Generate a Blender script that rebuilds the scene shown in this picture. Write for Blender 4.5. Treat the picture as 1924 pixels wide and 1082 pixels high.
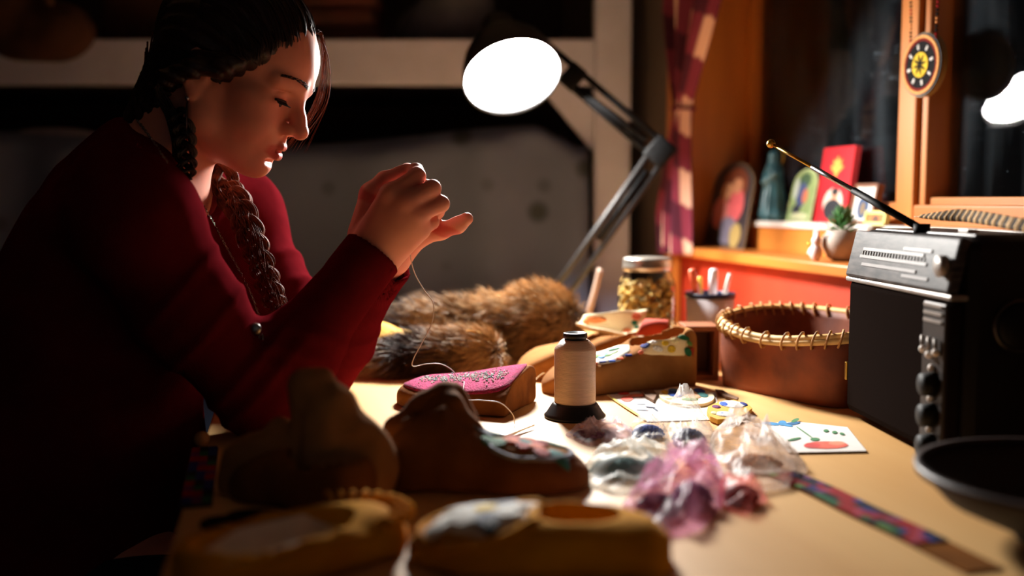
import bpy, math, random
import numpy as np
from mathutils import Vector, Matrix
from mathutils.bvhtree import BVHTree
for o in list(bpy.data.objects): bpy.data.objects.remove(o, do_unlink=True)
SC = bpy.context.scene
COL = SC.collection
random.seed(7); RNG = np.random.default_rng(7)
# ---------------------------------------------------------------- camera, world, exposure
CAMZ = 1.02; TZ = 0.75; FPX = 1870.0; PITCH = math.atan(161/FPX)
cam = bpy.data.cameras.new('camera'); camo = bpy.data.objects.new('camera', cam); COL.objects.link(camo)
camo.location = (0, 0, CAMZ); camo.rotation_euler = (math.pi/2-PITCH, 0, 0)
cam.sensor_width = 36; cam.lens = 36*FPX/1924; cam.clip_start = .02
cam.dof.use_dof = True; cam.dof.focus_distance = 1.25; cam.dof.aperture_fstop = 1.7
SC.camera = camo
w = bpy.data.worlds.new('night'); SC.world = w; w.use_nodes = True
w.node_tree.nodes['Background'].inputs[0].default_value = (.35, .45, .7, 1)
w.node_tree.nodes['Background'].inputs[1].default_value = .004
vs = SC.view_settings; vs.view_transform = 'Standard'; vs.look = 'None'; vs.exposure = 0.0; vs.gamma = 1.0; vs.use_curve_mapping = False
LAMP_L = 390.0
# ---------------------------------------------------------------- pixels to directions
SP, CP = math.sin(PITCH), math.cos(PITCH)
def ray(px, py):
    xc = (px-962)/FPX; yc = -(py-541)/FPX
    return np.array([xc, yc*SP+CP, yc*CP-SP])
def P(px, py, d):
    r = ray(px, py); return np.array([0, 0, CAMZ])+r*(d/r[1])
def G(px, py, z=TZ):
    r = ray(px, py); return np.array([0, 0, CAMZ])+r*((z-CAMZ)/r[2])
WO = np.array([.385, 2.23, 0]); WA = math.radians(-77)
WU = np.array([math.cos(WA), math.sin(WA), 0]); WN = np.array([-math.sin(WA), math.cos(WA), 0])
def WP(px, py, yl):                       # pixel ray onto a plane parallel to the window wall, wall coordinates out
    r = ray(px, py); o = np.array([0, 0, CAMZ])-WO
    t = (yl-o@WN)/(r@WN); q = o+r*t
    return np.array([q@WU, q@WN, q[2]])
def WW(x, y, z): return WO+WU*x+WN*y+np.array([0, 0, z])
# ---------------------------------------------------------------- materials
def srgb(r, g, b):
    f = lambda c: c/12.92 if c <= .04045 else ((c+.055)/1.055)**2.4
    return (f(r/255), f(g/255), f(b/255), 1)
MATS = {}
def mat(name, c, rough=.6, var=.18, scale=25., bump=0., metal=0., spec=.4, stretch=(1, 1, 1), c2=None, sheen=0., sss=0., trans=0., coat=0., emis=None, bscale=None, detail=4., attr=None):
    if name in MATS: return MATS[name]
    m = bpy.data.materials.new(name); m.use_nodes = True; MATS[name] = m
    nt = m.node_tree; N = nt.nodes; K = nt.links; b = N['Principled BSDF']
    tc = N.new('ShaderNodeTexCoord'); mp = N.new('ShaderNodeMapping'); mp.inputs['Scale'].default_value = stretch
    K.new(tc.outputs['Object'], mp.inputs[0])
    no = N.new('ShaderNodeTexNoise'); no.inputs['Scale'].default_value = scale; no.inputs['Detail'].default_value = detail
    K.new(mp.outputs[0], no.inputs['Vector'])
    rp = N.new('ShaderNodeValToRGB'); K.new(no.outputs[0], rp.inputs[0])
    e = rp.color_ramp.elements
    a = np.array(c[:3]); a2 = np.array(c2[:3]) if c2 is not None else None
    e[0].position = .32; e[1].position = .68
    lo = a*(1-var) if a2 is None else a; hi = np.minimum(a*(1+var), 1) if a2 is None else a2
    e[0].color = (*lo, 1); e[1].color = (*hi, 1)
    out = rp.outputs[0]
    if attr:
        at = N.new('ShaderNodeAttribute'); at.attribute_name = attr
        mx = N.new('ShaderNodeMix'); mx.data_type = 'RGBA'; mx.blend_type = 'MULTIPLY'; mx.inputs[0].default_value = 1
        K.new(out, mx.inputs[6]); K.new(at.outputs['Color'], mx.inputs[7]); out = mx.outputs[2]
    K.new(out, b.inputs['Base Color'])
    b.inputs['Roughness'].default_value = rough; b.inputs['Metallic'].default_value = metal
    b.inputs['Specular IOR Level'].default_value = spec
    if sheen: b.inputs['Sheen Weight'].default_value = sheen
    if coat: b.inputs['Coat Weight'].default_value = coat
    if sss:
        b.inputs['Subsurface Weight'].default_value = sss; b.inputs['Subsurface Radius'].default_value = (1, .35, .2); b.inputs['Subsurface Scale'].default_value = .006
    if trans: b.inputs['Transmission Weight'].default_value = trans
    if emis: b.inputs['Emission Color'].default_value = emis[0]; b.inputs['Emission Strength'].default_value = emis[1]
    if bump:
        n2 = N.new('ShaderNodeTexNoise'); n2.inputs['Scale'].default_value = bscale or scale*3; n2.inputs['Detail'].default_value = 3
        K.new(mp.outputs[0], n2.inputs['Vector'])
        bp = N.new('ShaderNodeBump'); bp.inputs['Strength'].default_value = bump; bp.inputs['Distance'].default_value = .004
        K.new(n2.outputs[0], bp.inputs['Height']); K.new(bp.outputs[0], b.inputs['Normal'])
    return m
def wave_bump(m, scale, strength, direction='X', dist=.002):
    nt = m.node_tree; N = nt.nodes; K = nt.links
    wv = N.new('ShaderNodeTexWave'); wv.inputs['Scale'].default_value = scale; wv.bands_direction = direction; wv.inputs['Distortion'].default_value = .4
    tc = N.new('ShaderNodeTexCoord'); K.new(tc.outputs['Object'], wv.inputs[0])
    bp = N.new('ShaderNodeBump'); bp.inputs['Strength'].default_value = strength; bp.inputs['Distance'].default_value = dist
    K.new(wv.outputs['Fac'], bp.inputs['Height']); K.new(bp.outputs[0], N['Principled BSDF'].inputs['Normal'])
    return m
# ---------------------------------------------------------------- objects
def setp(o, label=None, cat=None, group=None, kind=None):
    if label: o['label'] = label
    if cat: o['category'] = cat
    if group: o['group'] = group
    if kind: o['kind'] = kind
    return o
def thing(name, label, cat, loc=(0, 0, 0), rotz=0, group=None, kind=None):
    o = bpy.data.objects.new(name, None); COL.objects.link(o); o.empty_display_size = .02
    o.location = tuple(float(c) for c in loc); o.rotation_euler = (0, 0, rotz)
    return setp(o, label, cat, group, kind)
def mk(name, v, f, m, parent=None, world=True, smooth=True, bevel=0, label=None, kind=None, attr=None):
    """one mesh object; world=True: vertices in world space, moved into the parent's frame"""
    v = np.asarray(v, float).reshape(-1, 3)
    if world and parent is not None:
        Mi = np.array((chain(parent)).inverted()); v = v@Mi[:3, :3].T+Mi[:3, 3]
    me = bpy.data.meshes.new(name)
    if isinstance(f, np.ndarray) and f.dtype != object and f.ndim == 2:
        nf, k = f.shape; me.vertices.add(len(v)); me.vertices.foreach_set('co', v.astype(np.float32).ravel())
        me.loops.add(nf*k); me.loops.foreach_set('vertex_index', f.astype(np.int32).ravel())
        me.polygons.add(nf); me.polygons.foreach_set('loop_start', np.arange(0, nf*k, k, dtype=np.int32))
        try: me.polygons.foreach_set('loop_total', np.full(nf, k, dtype=np.int32))
        except Exception: pass
        me.update(calc_edges=True); me.validate()
    else:
        me.from_pydata([tuple(p) for p in v], [], [tuple(int(i) for i in q) for q in f]); me.update()
    if smooth: me.polygons.foreach_set('use_smooth', np.ones(len(me.polygons), dtype=bool))
    if attr is not None:
        ca = me.color_attributes.new('tint', 'FLOAT_COLOR', 'POINT'); ca.data.foreach_set('color', np.asarray(attr, np.float32).ravel())
    if m is not None: me.materials.append(m)
    o = bpy.data.objects.new(name, me); COL.objects.link(o); o.parent = parent
    if bevel:
        md = o.modifiers.new('bevel', 'BEVEL'); md.width = bevel; md.segments = 2; md.limit_method = 'ANGLE'
    setp(o, label, None, None, kind)
    return o
def chain(o):
    M = Matrix.Translation(o.location)@o.rotation_euler.to_matrix().to_4x4()
    return chain(o.parent)@M if o.parent else M
def rz(a): c, s = math.cos(a), math.sin(a); return np.array([[c, -s, 0], [s, c, 0], [0, 0, 1]])
def rx(a): c, s = math.cos(a), math.sin(a); return np.array([[1, 0, 0], [0, c, -s], [0, s, c]])
def ry(a): c, s = math.cos(a), math.sin(a); return np.array([[c, 0, s], [0, 1, 0], [-s, 0, c]])
def nrm(a): a = np.asarray(a, float); return a/max(np.linalg.norm(a), 1e-9)
class MB:
    def __init__(s): s.v = []; s.f = []; s.n = 0
    def add(s, v, f):
        v = np.asarray(v, float).reshape(-1, 3); s.v.append(v); s.f += [tuple(int(i)+s.n for i in q) for q in f]; s.n += len(v); return s
    def box(s, c, h, R=None):
        q = np.array([[x, y, z] for x in (-1, 1) for y in (-1, 1) for z in (-1, 1)], float)*np.asarray(h, float)
        if R is not None: q = q@np.asarray(R).T
        return s.add(q+np.asarray(c, float), [(0, 1, 3, 2), (4, 6, 7, 5), (0, 4, 5, 1), (2, 3, 7, 6), (0, 2, 6, 4), (1, 5, 7, 3)])
    def tube(s, pts, r, n=10, caps=True, flat=1.0, up=None):
        pts = np.asarray(pts, float); m = len(pts); r = np.broadcast_to(np.asarray(r, float), (m,))
        T = np.gradient(pts, axis=0); T /= np.maximum(np.linalg.norm(T, axis=1), 1e-9)[:, None]
        a = np.array([0, 0, 1.]) if up is None else np.asarray(up, float)
        if abs(T[0]@a) > .93: a = np.array([1., 0, 0])
        V = []
        for i in range(m):
            x = np.cross(a, T[i]); x = nrm(x); y = np.cross(T[i], x); a = y
            t = np.arange(n)*2*math.pi/n
            V.append(pts[i]+r[i]*(np.cos(t)[:, None]*x+np.sin(t)[:, None]*y*flat))
        F = [(i*n+j, i*n+(j+1) % n, (i+1)*n+(j+1) % n, (i+1)*n+j) for i in range(m-1) for j in range(n)]
        if caps: F += [tuple(range(n))[::-1], tuple(range((m-1)*n, m*n))]
        return s.add(np.concatenate(V), F)
    def lathe(s, prof, n=32, c=(0, 0, 0), R=None, close=False):
        prof = np.asarray(prof, float); m = len(prof); t = np.arange(n)*2*math.pi/n
        V = np.concatenate([np.stack([p[0]*np.cos(t), p[0]*np.sin(t), np.full(n, p[1])], 1) for p in prof])
        if R is not None: V = V@np.asarray(R).T
        F = [(i*n+j, i*n+(j+1) % n, (i+1)*n+(j+1) % n, (i+1)*n+j) for i in range(m-1) for j in range(n)]
        if prof[0][0] > .003 and prof[-1][0] > .003 and not (prof[0][0] == 1 or close): close = abs(prof[0][0]-prof[-1][0]) < .03
        if close: F += [((m-1)*n+j, (m-1)*n+(j+1) % n, (j+1) % n, j) for j in range(n)]
        else: F += [tuple(range(n))[::-1], tuple(range((m-1)*n, m*n))]
        return s.add(V+np.asarray(c, float), F)
    def ball(s, c, r, n=12, m=8, R=None):
        t = np.linspace(0, math.pi, m+1)[1:-1]; u = np.arange(n)*2*math.pi/n
        V = [[0, 0, 1]]+[[math.sin(a)*math.cos(b), math.sin(a)*math.sin(b), math.cos(a)] for a in t for b in u]+[[0, 0, -1]]
        V = np.array(V)*np.asarray(r, float)
        if R is not None: V = V@np.asarray(R).T
        k = len(V)-1; F = [(0, 1+j, 1+(j+1) % n) for j in range(n)]
        F += [(1+i*n+j, 1+(i+1)*n+j, 1+(i+1)*n+(j+1) % n, 1+i*n+(j+1) % n) for i in range(m-2) for j in range(n)]
        F += [(k, 1+(m-2)*n+(j+1) % n, 1+(m-2)*n+j) for j in range(n)]
        return s.add(V+np.asarray(c, float), F)
    def prism(s, poly, z0, z1, R=None, c=(0, 0, 0)):
        n = len(poly); V = np.array([[p[0], p[1], z] for z in (z0, z1) for p in poly], float)
        if R is not None: V = V@np.asarray(R).T
        F = [tuple(range(n))[::-1], tuple(range(n, 2*n))]+[(j, (j+1) % n, n+(j+1) % n, n+j) for j in range(n)]
        return s.add(V+np.asarray(c, float), F)
    def grid(s, Q):
        Q = np.asarray(Q, float); a, b = Q.shape[:2]
        return s.add(Q.reshape(-1, 3), [(i*b+j, (i+1)*b+j, (i+1)*b+j+1, i*b+j+1) for i in range(a-1) for j in range(b-1)])
    def obj(s, name, m, parent=None, **k): return mk(name, np.concatenate(s.v), s.f, m, parent, **k)
def spline(pts, n=40):
    p = np.asarray(pts, float); p = np.concatenate([[2*p[0]-p[1]], p, [2*p[-1]-p[-2]]]); out = []
    segs = len(p)-3
    for t in np.linspace(0, segs-1e-6, n):
        i = int(t); u = t-i; a, b, c, d = p[i:i+4]
        out.append(.5*((2*b)+(-a+c)*u+(2*a-5*b+4*c-d)*u*u+(-a+3*b-3*c+d)*u**3))
    return np.array(out)
def lone(name, mb, m, label, cat, loc, group=None, **k):     # a thing that is one mesh; origin at loc
    o = mk(name, np.concatenate(mb.v)-np.asarray(loc, float), mb.f, m, None, world=False, **k); o.location = tuple(float(c) for c in loc)
    return setp(o, label, cat, group)
# ---------------------------------------------------------------- implicit surfaces (surface nets)
class SDF:
    def __init__(s, xs, ys, zs):
        s.a = [np.asarray(q, np.float32) for q in (xs, ys, zs)]; s.F = np.full([len(q) for q in s.a], 1., np.float32)
    @staticmethod
    def cube(lo, hi, h): return SDF(*[np.arange(lo[i], hi[i]+h, h) for i in range(3)])
    def win(s, lo, hi):
        sl = []
        for i in range(3):
            j0 = max(int(np.searchsorted(s.a[i], lo[i]))-1, 0); j1 = min(int(np.searchsorted(s.a[i], hi[i]))+1, len(s.a[i])); sl.append(slice(j0, j1))
        return tuple(sl), s.a[0][sl[0]][:, None, None], s.a[1][sl[1]][None, :, None], s.a[2][sl[2]][None, None, :]
    def comb(s, sl, d, k, mode):
        A = s.F[sl]
        if A.size == 0: return
        if mode == 'sub': d = -d; h = np.maximum(k-np.abs(A-d), 0)/k; s.F[sl] = np.maximum(A, d)+h*h*k*.25
        elif mode == 'and': h = np.maximum(k-np.abs(A-d), 0)/k; s.F[sl] = np.maximum(A, d)+h*h*k*.25
        else: h = np.maximum(k-np.abs(A-d), 0)/k; s.F[sl] = np.minimum(A, d)-h*h*k*.25
    def ell(s, c, r, R=None, k=.004, mode='add'):
        c = np.asarray(c, float); r = np.asarray(r, float)*np.ones(3); m = max(r)+k+.012
        sl, X, Y, Z = s.win(c-m, c+m); X = X-c[0]; Y = Y-c[1]; Z = Z-c[2]
        if R is None: q = (X, Y, Z)
        else: q = tuple(R[0, i]*X+R[1, i]*Y+R[2, i]*Z for i in range(3))
        k0 = np.sqrt((q[0]/r[0])**2+(q[1]/r[1])**2+(q[2]/r[2])**2)+1e-9
        k1 = np.sqrt((q[0]/r[0]**2)**2+(q[1]/r[1]**2)**2+(q[2]/r[2]**2)**2)+1e-9
        s.comb(sl, (k0*(k0-1)/k1).astype(np.float32), k, mode); return s
    def cone(s, a, b, ra, rb, k=.004, mode='add'):
        a = np.asarray(a, float); b = np.asarray(b, float); m = max(ra, rb)+k+.012
        sl, X, Y, Z = s.win(np.minimum(a, b)-m, np.maximum(a, b)+m); X = X-a[0]; Y = Y-a[1]; Z = Z-a[2]; d = b-a; L = d@d+1e-12
        t = np.clip((X*d[0]+Y*d[1]+Z*d[2])/L, 0, 1)
        s.comb(sl, (np.sqrt((X-t*d[0])**2+(Y-t*d[1])**2+(Z-t*d[2])**2)-(ra+(rb-ra)*t)).astype(np.float32), k, mode); return s
    def path(s, pts, rs, k=.004, mode='add'):
        for i in range(len(pts)-1): s.cone(pts[i], pts[i+1], rs[i], rs[i+1], k, mode)
        return s
    def box(s, c, h, R=None, rd=.003, k=.002, mode='add'):
        c = np.asarray(c, float); h = np.asarray(h, float); m = np.linalg.norm(h)+k+.012
        sl, X, Y, Z = s.win(c-m, c+m); X = X-c[0]; Y = Y-c[1]; Z = Z-c[2]
        q = [X, Y, Z] if R is None else [R[0, i]*X+R[1, i]*Y+R[2, i]*Z for i in range(3)]
        q = [np.abs(q[i])-(h[i]-rd) for i in range(3)]
        d = np.sqrt(sum(np.maximum(u, 0)**2 for u in q))+np.minimum(np.maximum(np.maximum(q[0], q[1]), q[2]), 0)-rd
        s.comb(sl, d.astype(np.float32), k, mode); return s
    def half(s, p, n, k=.001, mode='sub'):      # half space on the side of n
        n = nrm(n); p = np.asarray(p, float); sl, X, Y, Z = s.win((-9, -9, -9), (9, 9, 9))
        s.comb(sl, (-((X-p[0])*n[0]+(Y-p[1])*n[1]+(Z-p[2])*n[2])).astype(np.float32)+np.zeros_like(s.F), k, mode); return s
    def disp(s, fn):
        X, Y, Z = s.a[0][:, None, None], s.a[1][None, :, None], s.a[2][None, None, :]
        s.F = (s.F+fn(X, Y, Z)).astype(np.float32); return s
    def mesh(s):
        F = s.F; F[0] = F[-1] = 1; F[:, 0] = F[:, -1] = 1; F[:, :, 0] = F[:, :, -1] = 1
        I = F < 0; n = I.astype(np.int8)
        S = sum(n[i:n.shape[0]-1+i, j:n.shape[1]-1+j, k:n.shape[2]-1+k] for i in (0, 1) for j in (0, 1) for k in (0, 1))
        act = (S > 0) & (S < 8); idx = np.argwhere(act); M = np.full(act.shape, -1, np.int32); M[act] = np.arange(len(idx))
        acc = np.zeros((len(idx), 3)); cnt = np.zeros(len(idx)); ax = s.a
        def co(q): return np.stack([ax[i][q[:, i]] for i in range(3)], 1)
        cor = [(0, 0, 0), (1, 0, 0), (0, 1, 0), (1, 1, 0), (0, 0, 1), (1, 0, 1), (0, 1, 1), (1, 1, 1)]
        for a in range(8):
            for b in range(a+1, 8):
                if sum(abs(cor[a][i]-cor[b][i]) for i in range(3)) != 1: continue
                qa = idx+np.array(cor[a]); qb = idx+np.array(cor[b]); fa = F[tuple(qa.T)]; fb = F[tuple(qb.T)]
                c = (fa < 0) != (fb < 0)
                t = (fa[c]/(fa[c]-fb[c]))[:, None]; acc[c] += co(qa[c])*(1-t)+co(qb[c])*t; cnt[c] += 1
        V = acc/np.maximum(cnt, 1)[:, None]; Fs = []
        for d in range(3):
            e1, e2 = [i for i in range(3) if i != d]
            sa = [slice(1, -1)]*3; sa[d] = slice(0, -1); sb = list(sa); sb[d] = slice(1, None)
            ch = I[tuple(sa)] != I[tuple(sb)]; q = np.argwhere(ch); q += np.array([0 if i == d else 1 for i in range(3)])
            def cell(u, w):
                z = q.copy(); z[:, e1] += u; z[:, e2] += w; return M[tuple(z.T)]
            quad = np.stack([cell(-1, -1), cell(0, -1), cell(0, 0), cell(-1, 0)], 1)
            fl = I[tuple(q.T)]
            if d == 1: fl = ~fl
            quad[~fl] = quad[~fl][:, ::-1]; Fs.append(quad)
        return V, np.concatenate(Fs)
def noise3(X, Y, Z, s, seed=0):
    """cheap smooth pseudo noise from summed sines"""
    r = np.random.default_rng(seed); out = 0
    for i in range(5):
        k = r.normal(size=3); k /= np.linalg.norm(k); k *= s*(.6+.35*i); p = r.uniform(0, 6.28, 2)
        out = out+np.sin(X*k[0]+Y*k[1]+Z*k[2]+p[0]+1.3*np.sin((X*k[1]-Y*k[2]+Z*k[0])*.7+p[1]))/(1+.45*i)
    return out/2.6
def bvh_of(o):
    bpy.context.view_layer.update()
    me = o.data; M = np.array(chain(o) if o.parent else o.matrix_world)
    v = np.array([x.co[:] for x in me.vertices])@M[:3, :3].T+M[:3, 3]
    return BVHTree.FromPolygons([Vector(p) for p in v], [tuple(p.vertices) for p in me.polygons])
def drape(name, bvh, outline, m, parent, lift=.0012, down=(0, 0, -1), start=.4, rings=3, **k):
    """a thin raised patch whose outline (world points) is dropped onto a surface"""
    o = np.asarray(outline, float); c = o.mean(0); dn = Vector(nrm(down)); V = []
    hc_ = bvh.ray_cast(Vector(c)-dn*start, dn); cd = hc_[3] if hc_[0] is not None else None
    n = len(o); pts = [c]+[c+(q-c)*((i+1)/rings) for i in range(rings) for q in o]
    if cd is None:
        ds_ = [h_[3] for h_ in (bvh.ray_cast(Vector(c+(p-c)*.5)-dn*start, dn) for p in pts) if h_[0] is not None]
        cd = min(ds_) if ds_ else None
    for p in pts:
        hit = None
        for sh_ in (1, .9, .8, .7, .55, .4, .2, 0):
            h = bvh.ray_cast(Vector(c+(p-c)*sh_)-dn*start, dn)
            if h[0] is not None and abs(h[3]-cd) < .018: hit = np.array(h[0])-np.array(dn)*lift; break
        V.append(hit)
    good = [q for q in V if q is not None]
    fb = np.mean(good, 0) if good else c
    V = [q if q is not None else fb for q in V]
    V = np.array(V); edge = V[-n:]+np.array(dn)*lift*1.6
    F = [(0, 1+j, 1+(j+1) % n) for j in range(n)]
    for i in range(rings-1): F += [(1+i*n+j, 1+(i+1)*n+j, 1+(i+1)*n+(j+1) % n, 1+i*n+(j+1) % n) for j in range(n)]
    b = 1+(rings-1)*n; V = np.concatenate([V, edge]); F += [(b+j, b+n+j, b+n+(j+1) % n, b+(j+1) % n) for j in range(n)]
    return mk(name, V, F, m, parent, **k)
def petal(c, ang, L, W, z=0, n=12):
    t = np.arange(n)*2*math.pi/n; x = L*.5*(1+np.cos(t)); y = W*.5*np.sin(t)*(1-.25*np.cos(t))
    return np.stack([c[0]+x*math.cos(ang)-y*math.sin(ang), c[1]+x*math.sin(ang)+y*math.cos(ang), np.full(n, z)], 1)
def disc(c, r, z=0, n=12, ry_=None):
    t = np.arange(n)*2*math.pi/n; return np.stack([c[0]+r*np.cos(t), c[1]+(ry_ or r)*np.sin(t), np.full(n, z)], 1)
# ================================================================ materials used in many places
pine = mat('pine', srgb(205, 128, 52), .42, .2, 9, .06, stretch=(1, 1, .12), c2=srgb(160, 84, 28))
pine_x = mat('pine_along', srgb(208, 132, 56), .42, .2, 9, .06, stretch=(.12, 1, 1), c2=srgb(165, 88, 30))
white_paint = mat('white_paint', srgb(192, 196, 222), .6, .06, 14, .05)
table_wood = mat('table_wood', srgb(232, 186, 124), .5, .1, 7, .03, stretch=(1, .14, 1), c2=srgb(210, 158, 96))
dark_wall = mat('dark_log_wall', srgb(52, 44, 44), .85, .3, 8, .1)
black_pl = mat('black_plastic', srgb(12, 12, 13), .6, .1, 30, spec=.12)
steel = mat('steel', srgb(190, 190, 195), .25, .05, 30, metal=1.)
brass = mat('brass', srgb(200, 160, 70), .3, .1, 30, metal=1.)
# ================================================================ room shell
H = 2.35
def box_obj(name, lo, hi, m, parent=None, **k):
    lo = np.array(lo, float); hi = np.array(hi, float); return MB().box((lo+hi)/2, (hi-lo)/2).obj(name, m, parent, smooth=False, **k)
fl = box_obj('floor', (-2.2, -1.2, -.1), (1.9, 3.3, 0), mat('floor_boards', srgb(92, 62, 40), .6, .25, 5, .1, stretch=(8, 1, 1))); fl['kind'] = 'structure'
ce = box_obj('ceiling', (-2.2, -1.2, H), (1.9, 3.3, H+.1), mat('ceiling_boards', srgb(168, 164, 164), .8, .2, 6)); ce['kind'] = 'structure'
wb = box_obj('wall_back', (-2.2, 3.2, 0), (1.0, 3.3, H), dark_wall); wb['kind'] = 'structure'
wl = box_obj('wall_left', (-2.3, -1.2, 0), (-2.2, 3.3, H), dark_wall); wl['kind'] = 'structure'
wf = box_obj('wall_front', (-2.2, -1.3, 0), (1.9, -1.2, H), mat('pale_boards', srgb(118, 116, 120), .8, .08, 6)); wf['kind'] = 'structure'
# right wall in its own frame: X runs along the wall towards the viewer, Y outwards, Z up
XR = 3.3; SILL = .923; LEDGE = .982; WT = 2.05; X0 = 0.; X1 = 1.62
wr = thing('wall_right', None, None, WO, WA, kind='structure')
plaster = mat('wall_paint', srgb(96, 84, 80), .8, .12, 6, .05)
def wbox(name, lo, hi, m, parent, **k):
    lo = np.array(lo, float); hi = np.array(hi, float); return MB().box((lo+hi)/2, (hi-lo)/2).obj(name, m, parent, world=False, smooth=False, **k)
wbox('wall_section', (-1.2, 0, 0), (X0-.02, .2, H), plaster, wr)
wbox('wall_section', (X1, 0, 0), (XR+.3, .2, H), plaster, wr)
wbox('wall_section', (X0-.02, 0, WT), (X1, .2, H), plaster, wr)
wbox('red_panel', (X0-.02, 0, 0), (X1, .2, SILL-.02), mat('red_paint', srgb(178, 52, 28), .55, .1, 12, .04), wr)
# window: jambs, shelf, riser, ledge, sash frames, mullion, panes
wi = thing('window_1', None, None, WO, WA, kind='structure')
GY = .165
wbox('jamb', (X0-.022, -.005, SILL-.02), (X0, .2, WT), pine, wi, bevel=.003)
wbox('casing', (X0-.065, -.02, .70), (X0-.002, -.004, WT+.05), pine, wi, bevel=.004)
wbox('jamb', (X1, -.005, SILL-.02), (X1+.022, .2, WT), pine, wi, bevel=.003)
wbox('head_jamb', (X0, -.005, WT-.022), (X1, .2, WT), pine_x, wi, bevel=.003)
wbox('sill_shelf', (X0-.03, -.028, SILL-.02), (X1+.02, .085, SILL), pine_x, wi, bevel=.004)
wbox('riser', (X0, .08, SILL-.004), (X1, .1, LEDGE-.012), pine_x, wi)
wbox('ledge', (X0, .074, LEDGE-.012), (X1, .2, LEDGE), mat('pale_stone', srgb(222, 214, 205), .35, .08, 40), wi, bevel=.003)
MX = .625; RB = LEDGE+.046
wbox('bottom_rail', (X0, GY-.028, LEDGE-.002), (MX-.02, GY+.02, RB-.008), pine_x, wi, bevel=.004)
wbox('stile', (X0, GY-.022, RB-.01), (X0+.03, GY+.02, WT-.02), pine, wi, bevel=.004)
mul = wbox('mullion', (MX-.026, GY-.04, LEDGE-.002), (MX+.022, GY+.02, WT-.02), pine, wi, bevel=.004)
wbox('mullion_bead', (MX+.024, GY-.03, LEDGE+.02), (MX+.04, GY+.02, WT-.02), pine, wi, bevel=.003)
RR = .0
wbox('bottom_rail', (MX+.03, GY-.045, LEDGE-.002), (X1, GY-.012, RB-.012), pine_x, wi, bevel=.004)
wbox('bottom_rail_bead', (MX+.04, GY-.022, RB-.016), (X1, GY+.02, RB), pine_x, wi, bevel=.003)
gl = bpy.data.materials.new('window_glass'); gl.use_nodes = True; nt = gl.node_tree; N = nt.nodes; K = nt.links; N.clear()
out = N.new('ShaderNodeOutputMaterial'); tr = N.new('ShaderNodeBsdfTransparent'); gs = N.new('ShaderNodeBsdfGlossy'); gs.inputs['Roughness'].default_value = .012
df = N.new('ShaderNodeBsdfDiffuse'); df.inputs[0].default_value = (.5, .6, .7, 1)
fr = N.new('ShaderNodeFresnel'); fr.inputs[0].default_value = 1.5; m1 = N.new('ShaderNodeMixShader'); m2 = N.new('ShaderNodeMixShader')
tc = N.new('ShaderNodeTexCoord'); mp = N.new('ShaderNodeMapping'); mp.inputs['Scale'].default_value = (6, 6, .8); n1 = N.new('ShaderNodeTexNoise'); n1.inputs['Scale'].default_value = 3
n2 = N.new('ShaderNodeTexNoise'); n2.inputs['Scale'].default_value = 75; r2 = N.new('ShaderNodeMapRange'); r2.inputs[1].default_value = .7; r2.inputs[2].default_value = .8; r2.inputs[3].default_value = 0; r2.inputs[4].default_value = .25
r1 = N.new('ShaderNodeMapRange'); r1.inputs[1].default_value = .42; r1.inputs[2].default_value = .75; r1.inputs[3].default_value = .002; r1.inputs[4].default_value = .035
ad = N.new('ShaderNodeMath'); ad.operation = 'ADD'
K.new(tc.outputs['Object'], mp.inputs[0]); K.new(mp.outputs[0], n1.inputs[0]); K.new(tc.outputs['Object'], n2.inputs[0]); K.new(n1.outputs[0], r1.inputs[0]); K.new(n2.outputs[0], r2.inputs[0])
K.new(r1.outputs[0], ad.inputs[0]); K.new(r2.outputs[0], ad.inputs[1])
K.new(fr.outputs[0], m1.inputs[0]); K.new(tr.outputs[0], m1.inputs[1]); K.new(gs.outputs[0], m1.inputs[2])
K.new(ad.outputs[0], m2.inputs[0]); K.new(m1.outputs[0], m2.inputs[1]); K.new(df.outputs[0], m2.inputs[2]); K.new(m2.outputs[0], out.inputs[0])
wbox('pane', (X0+.02, GY, RB-.02), (MX-.01, GY+.004, WT-.02), gl, wi)
PT = math.radians(4.4)                      # the right-hand sash stands slightly ajar
rp = MB().box((.47, 0, 0), (.47, .002, (WT-RB)/2)).obj('pane', gl, wi, world=False, smooth=False)
rp.location = (MX+.03, GY+.012, (WT+RB)/2-.01); rp.rotation_euler = (0, 0, PT)
# ================================================================ table
TD = np.array([-math.sin(math.radians(13)), math.cos(math.radians(13)), 0]); TS = np.array([TD[1], -TD[0], 0])
TA = math.radians(13); TL0 = np.array([-.352, 1.12, 0])         # a point on the left edge
table = thing('work_table', 'wide pale plywood work table in front of the window', 'table', tuple(TL0), TA)
def tbox(name, lo, hi, m, **k): return wbox(name, lo, hi, m, table, **k)
TWID = .945
ttop = tbox('tabletop', (0, -.78, TZ-.028), (TWID, .95, TZ), table_wood, bevel=.003)
tbox('apron', (.04, -.72, TZ-.11), (.065, .89, TZ-.027), pine_x); tbox('apron', (TWID-.065, -.72, TZ-.11), (TWID-.04, .89, TZ-.027), pine_x)
for a, b in ((.05, -.74), (TWID-.11, -.74), (.05, .85), (TWID-.11, .85)): tbox('leg', (a, b, 0), (a+.06, b+.06, TZ-.027), pine)
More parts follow.
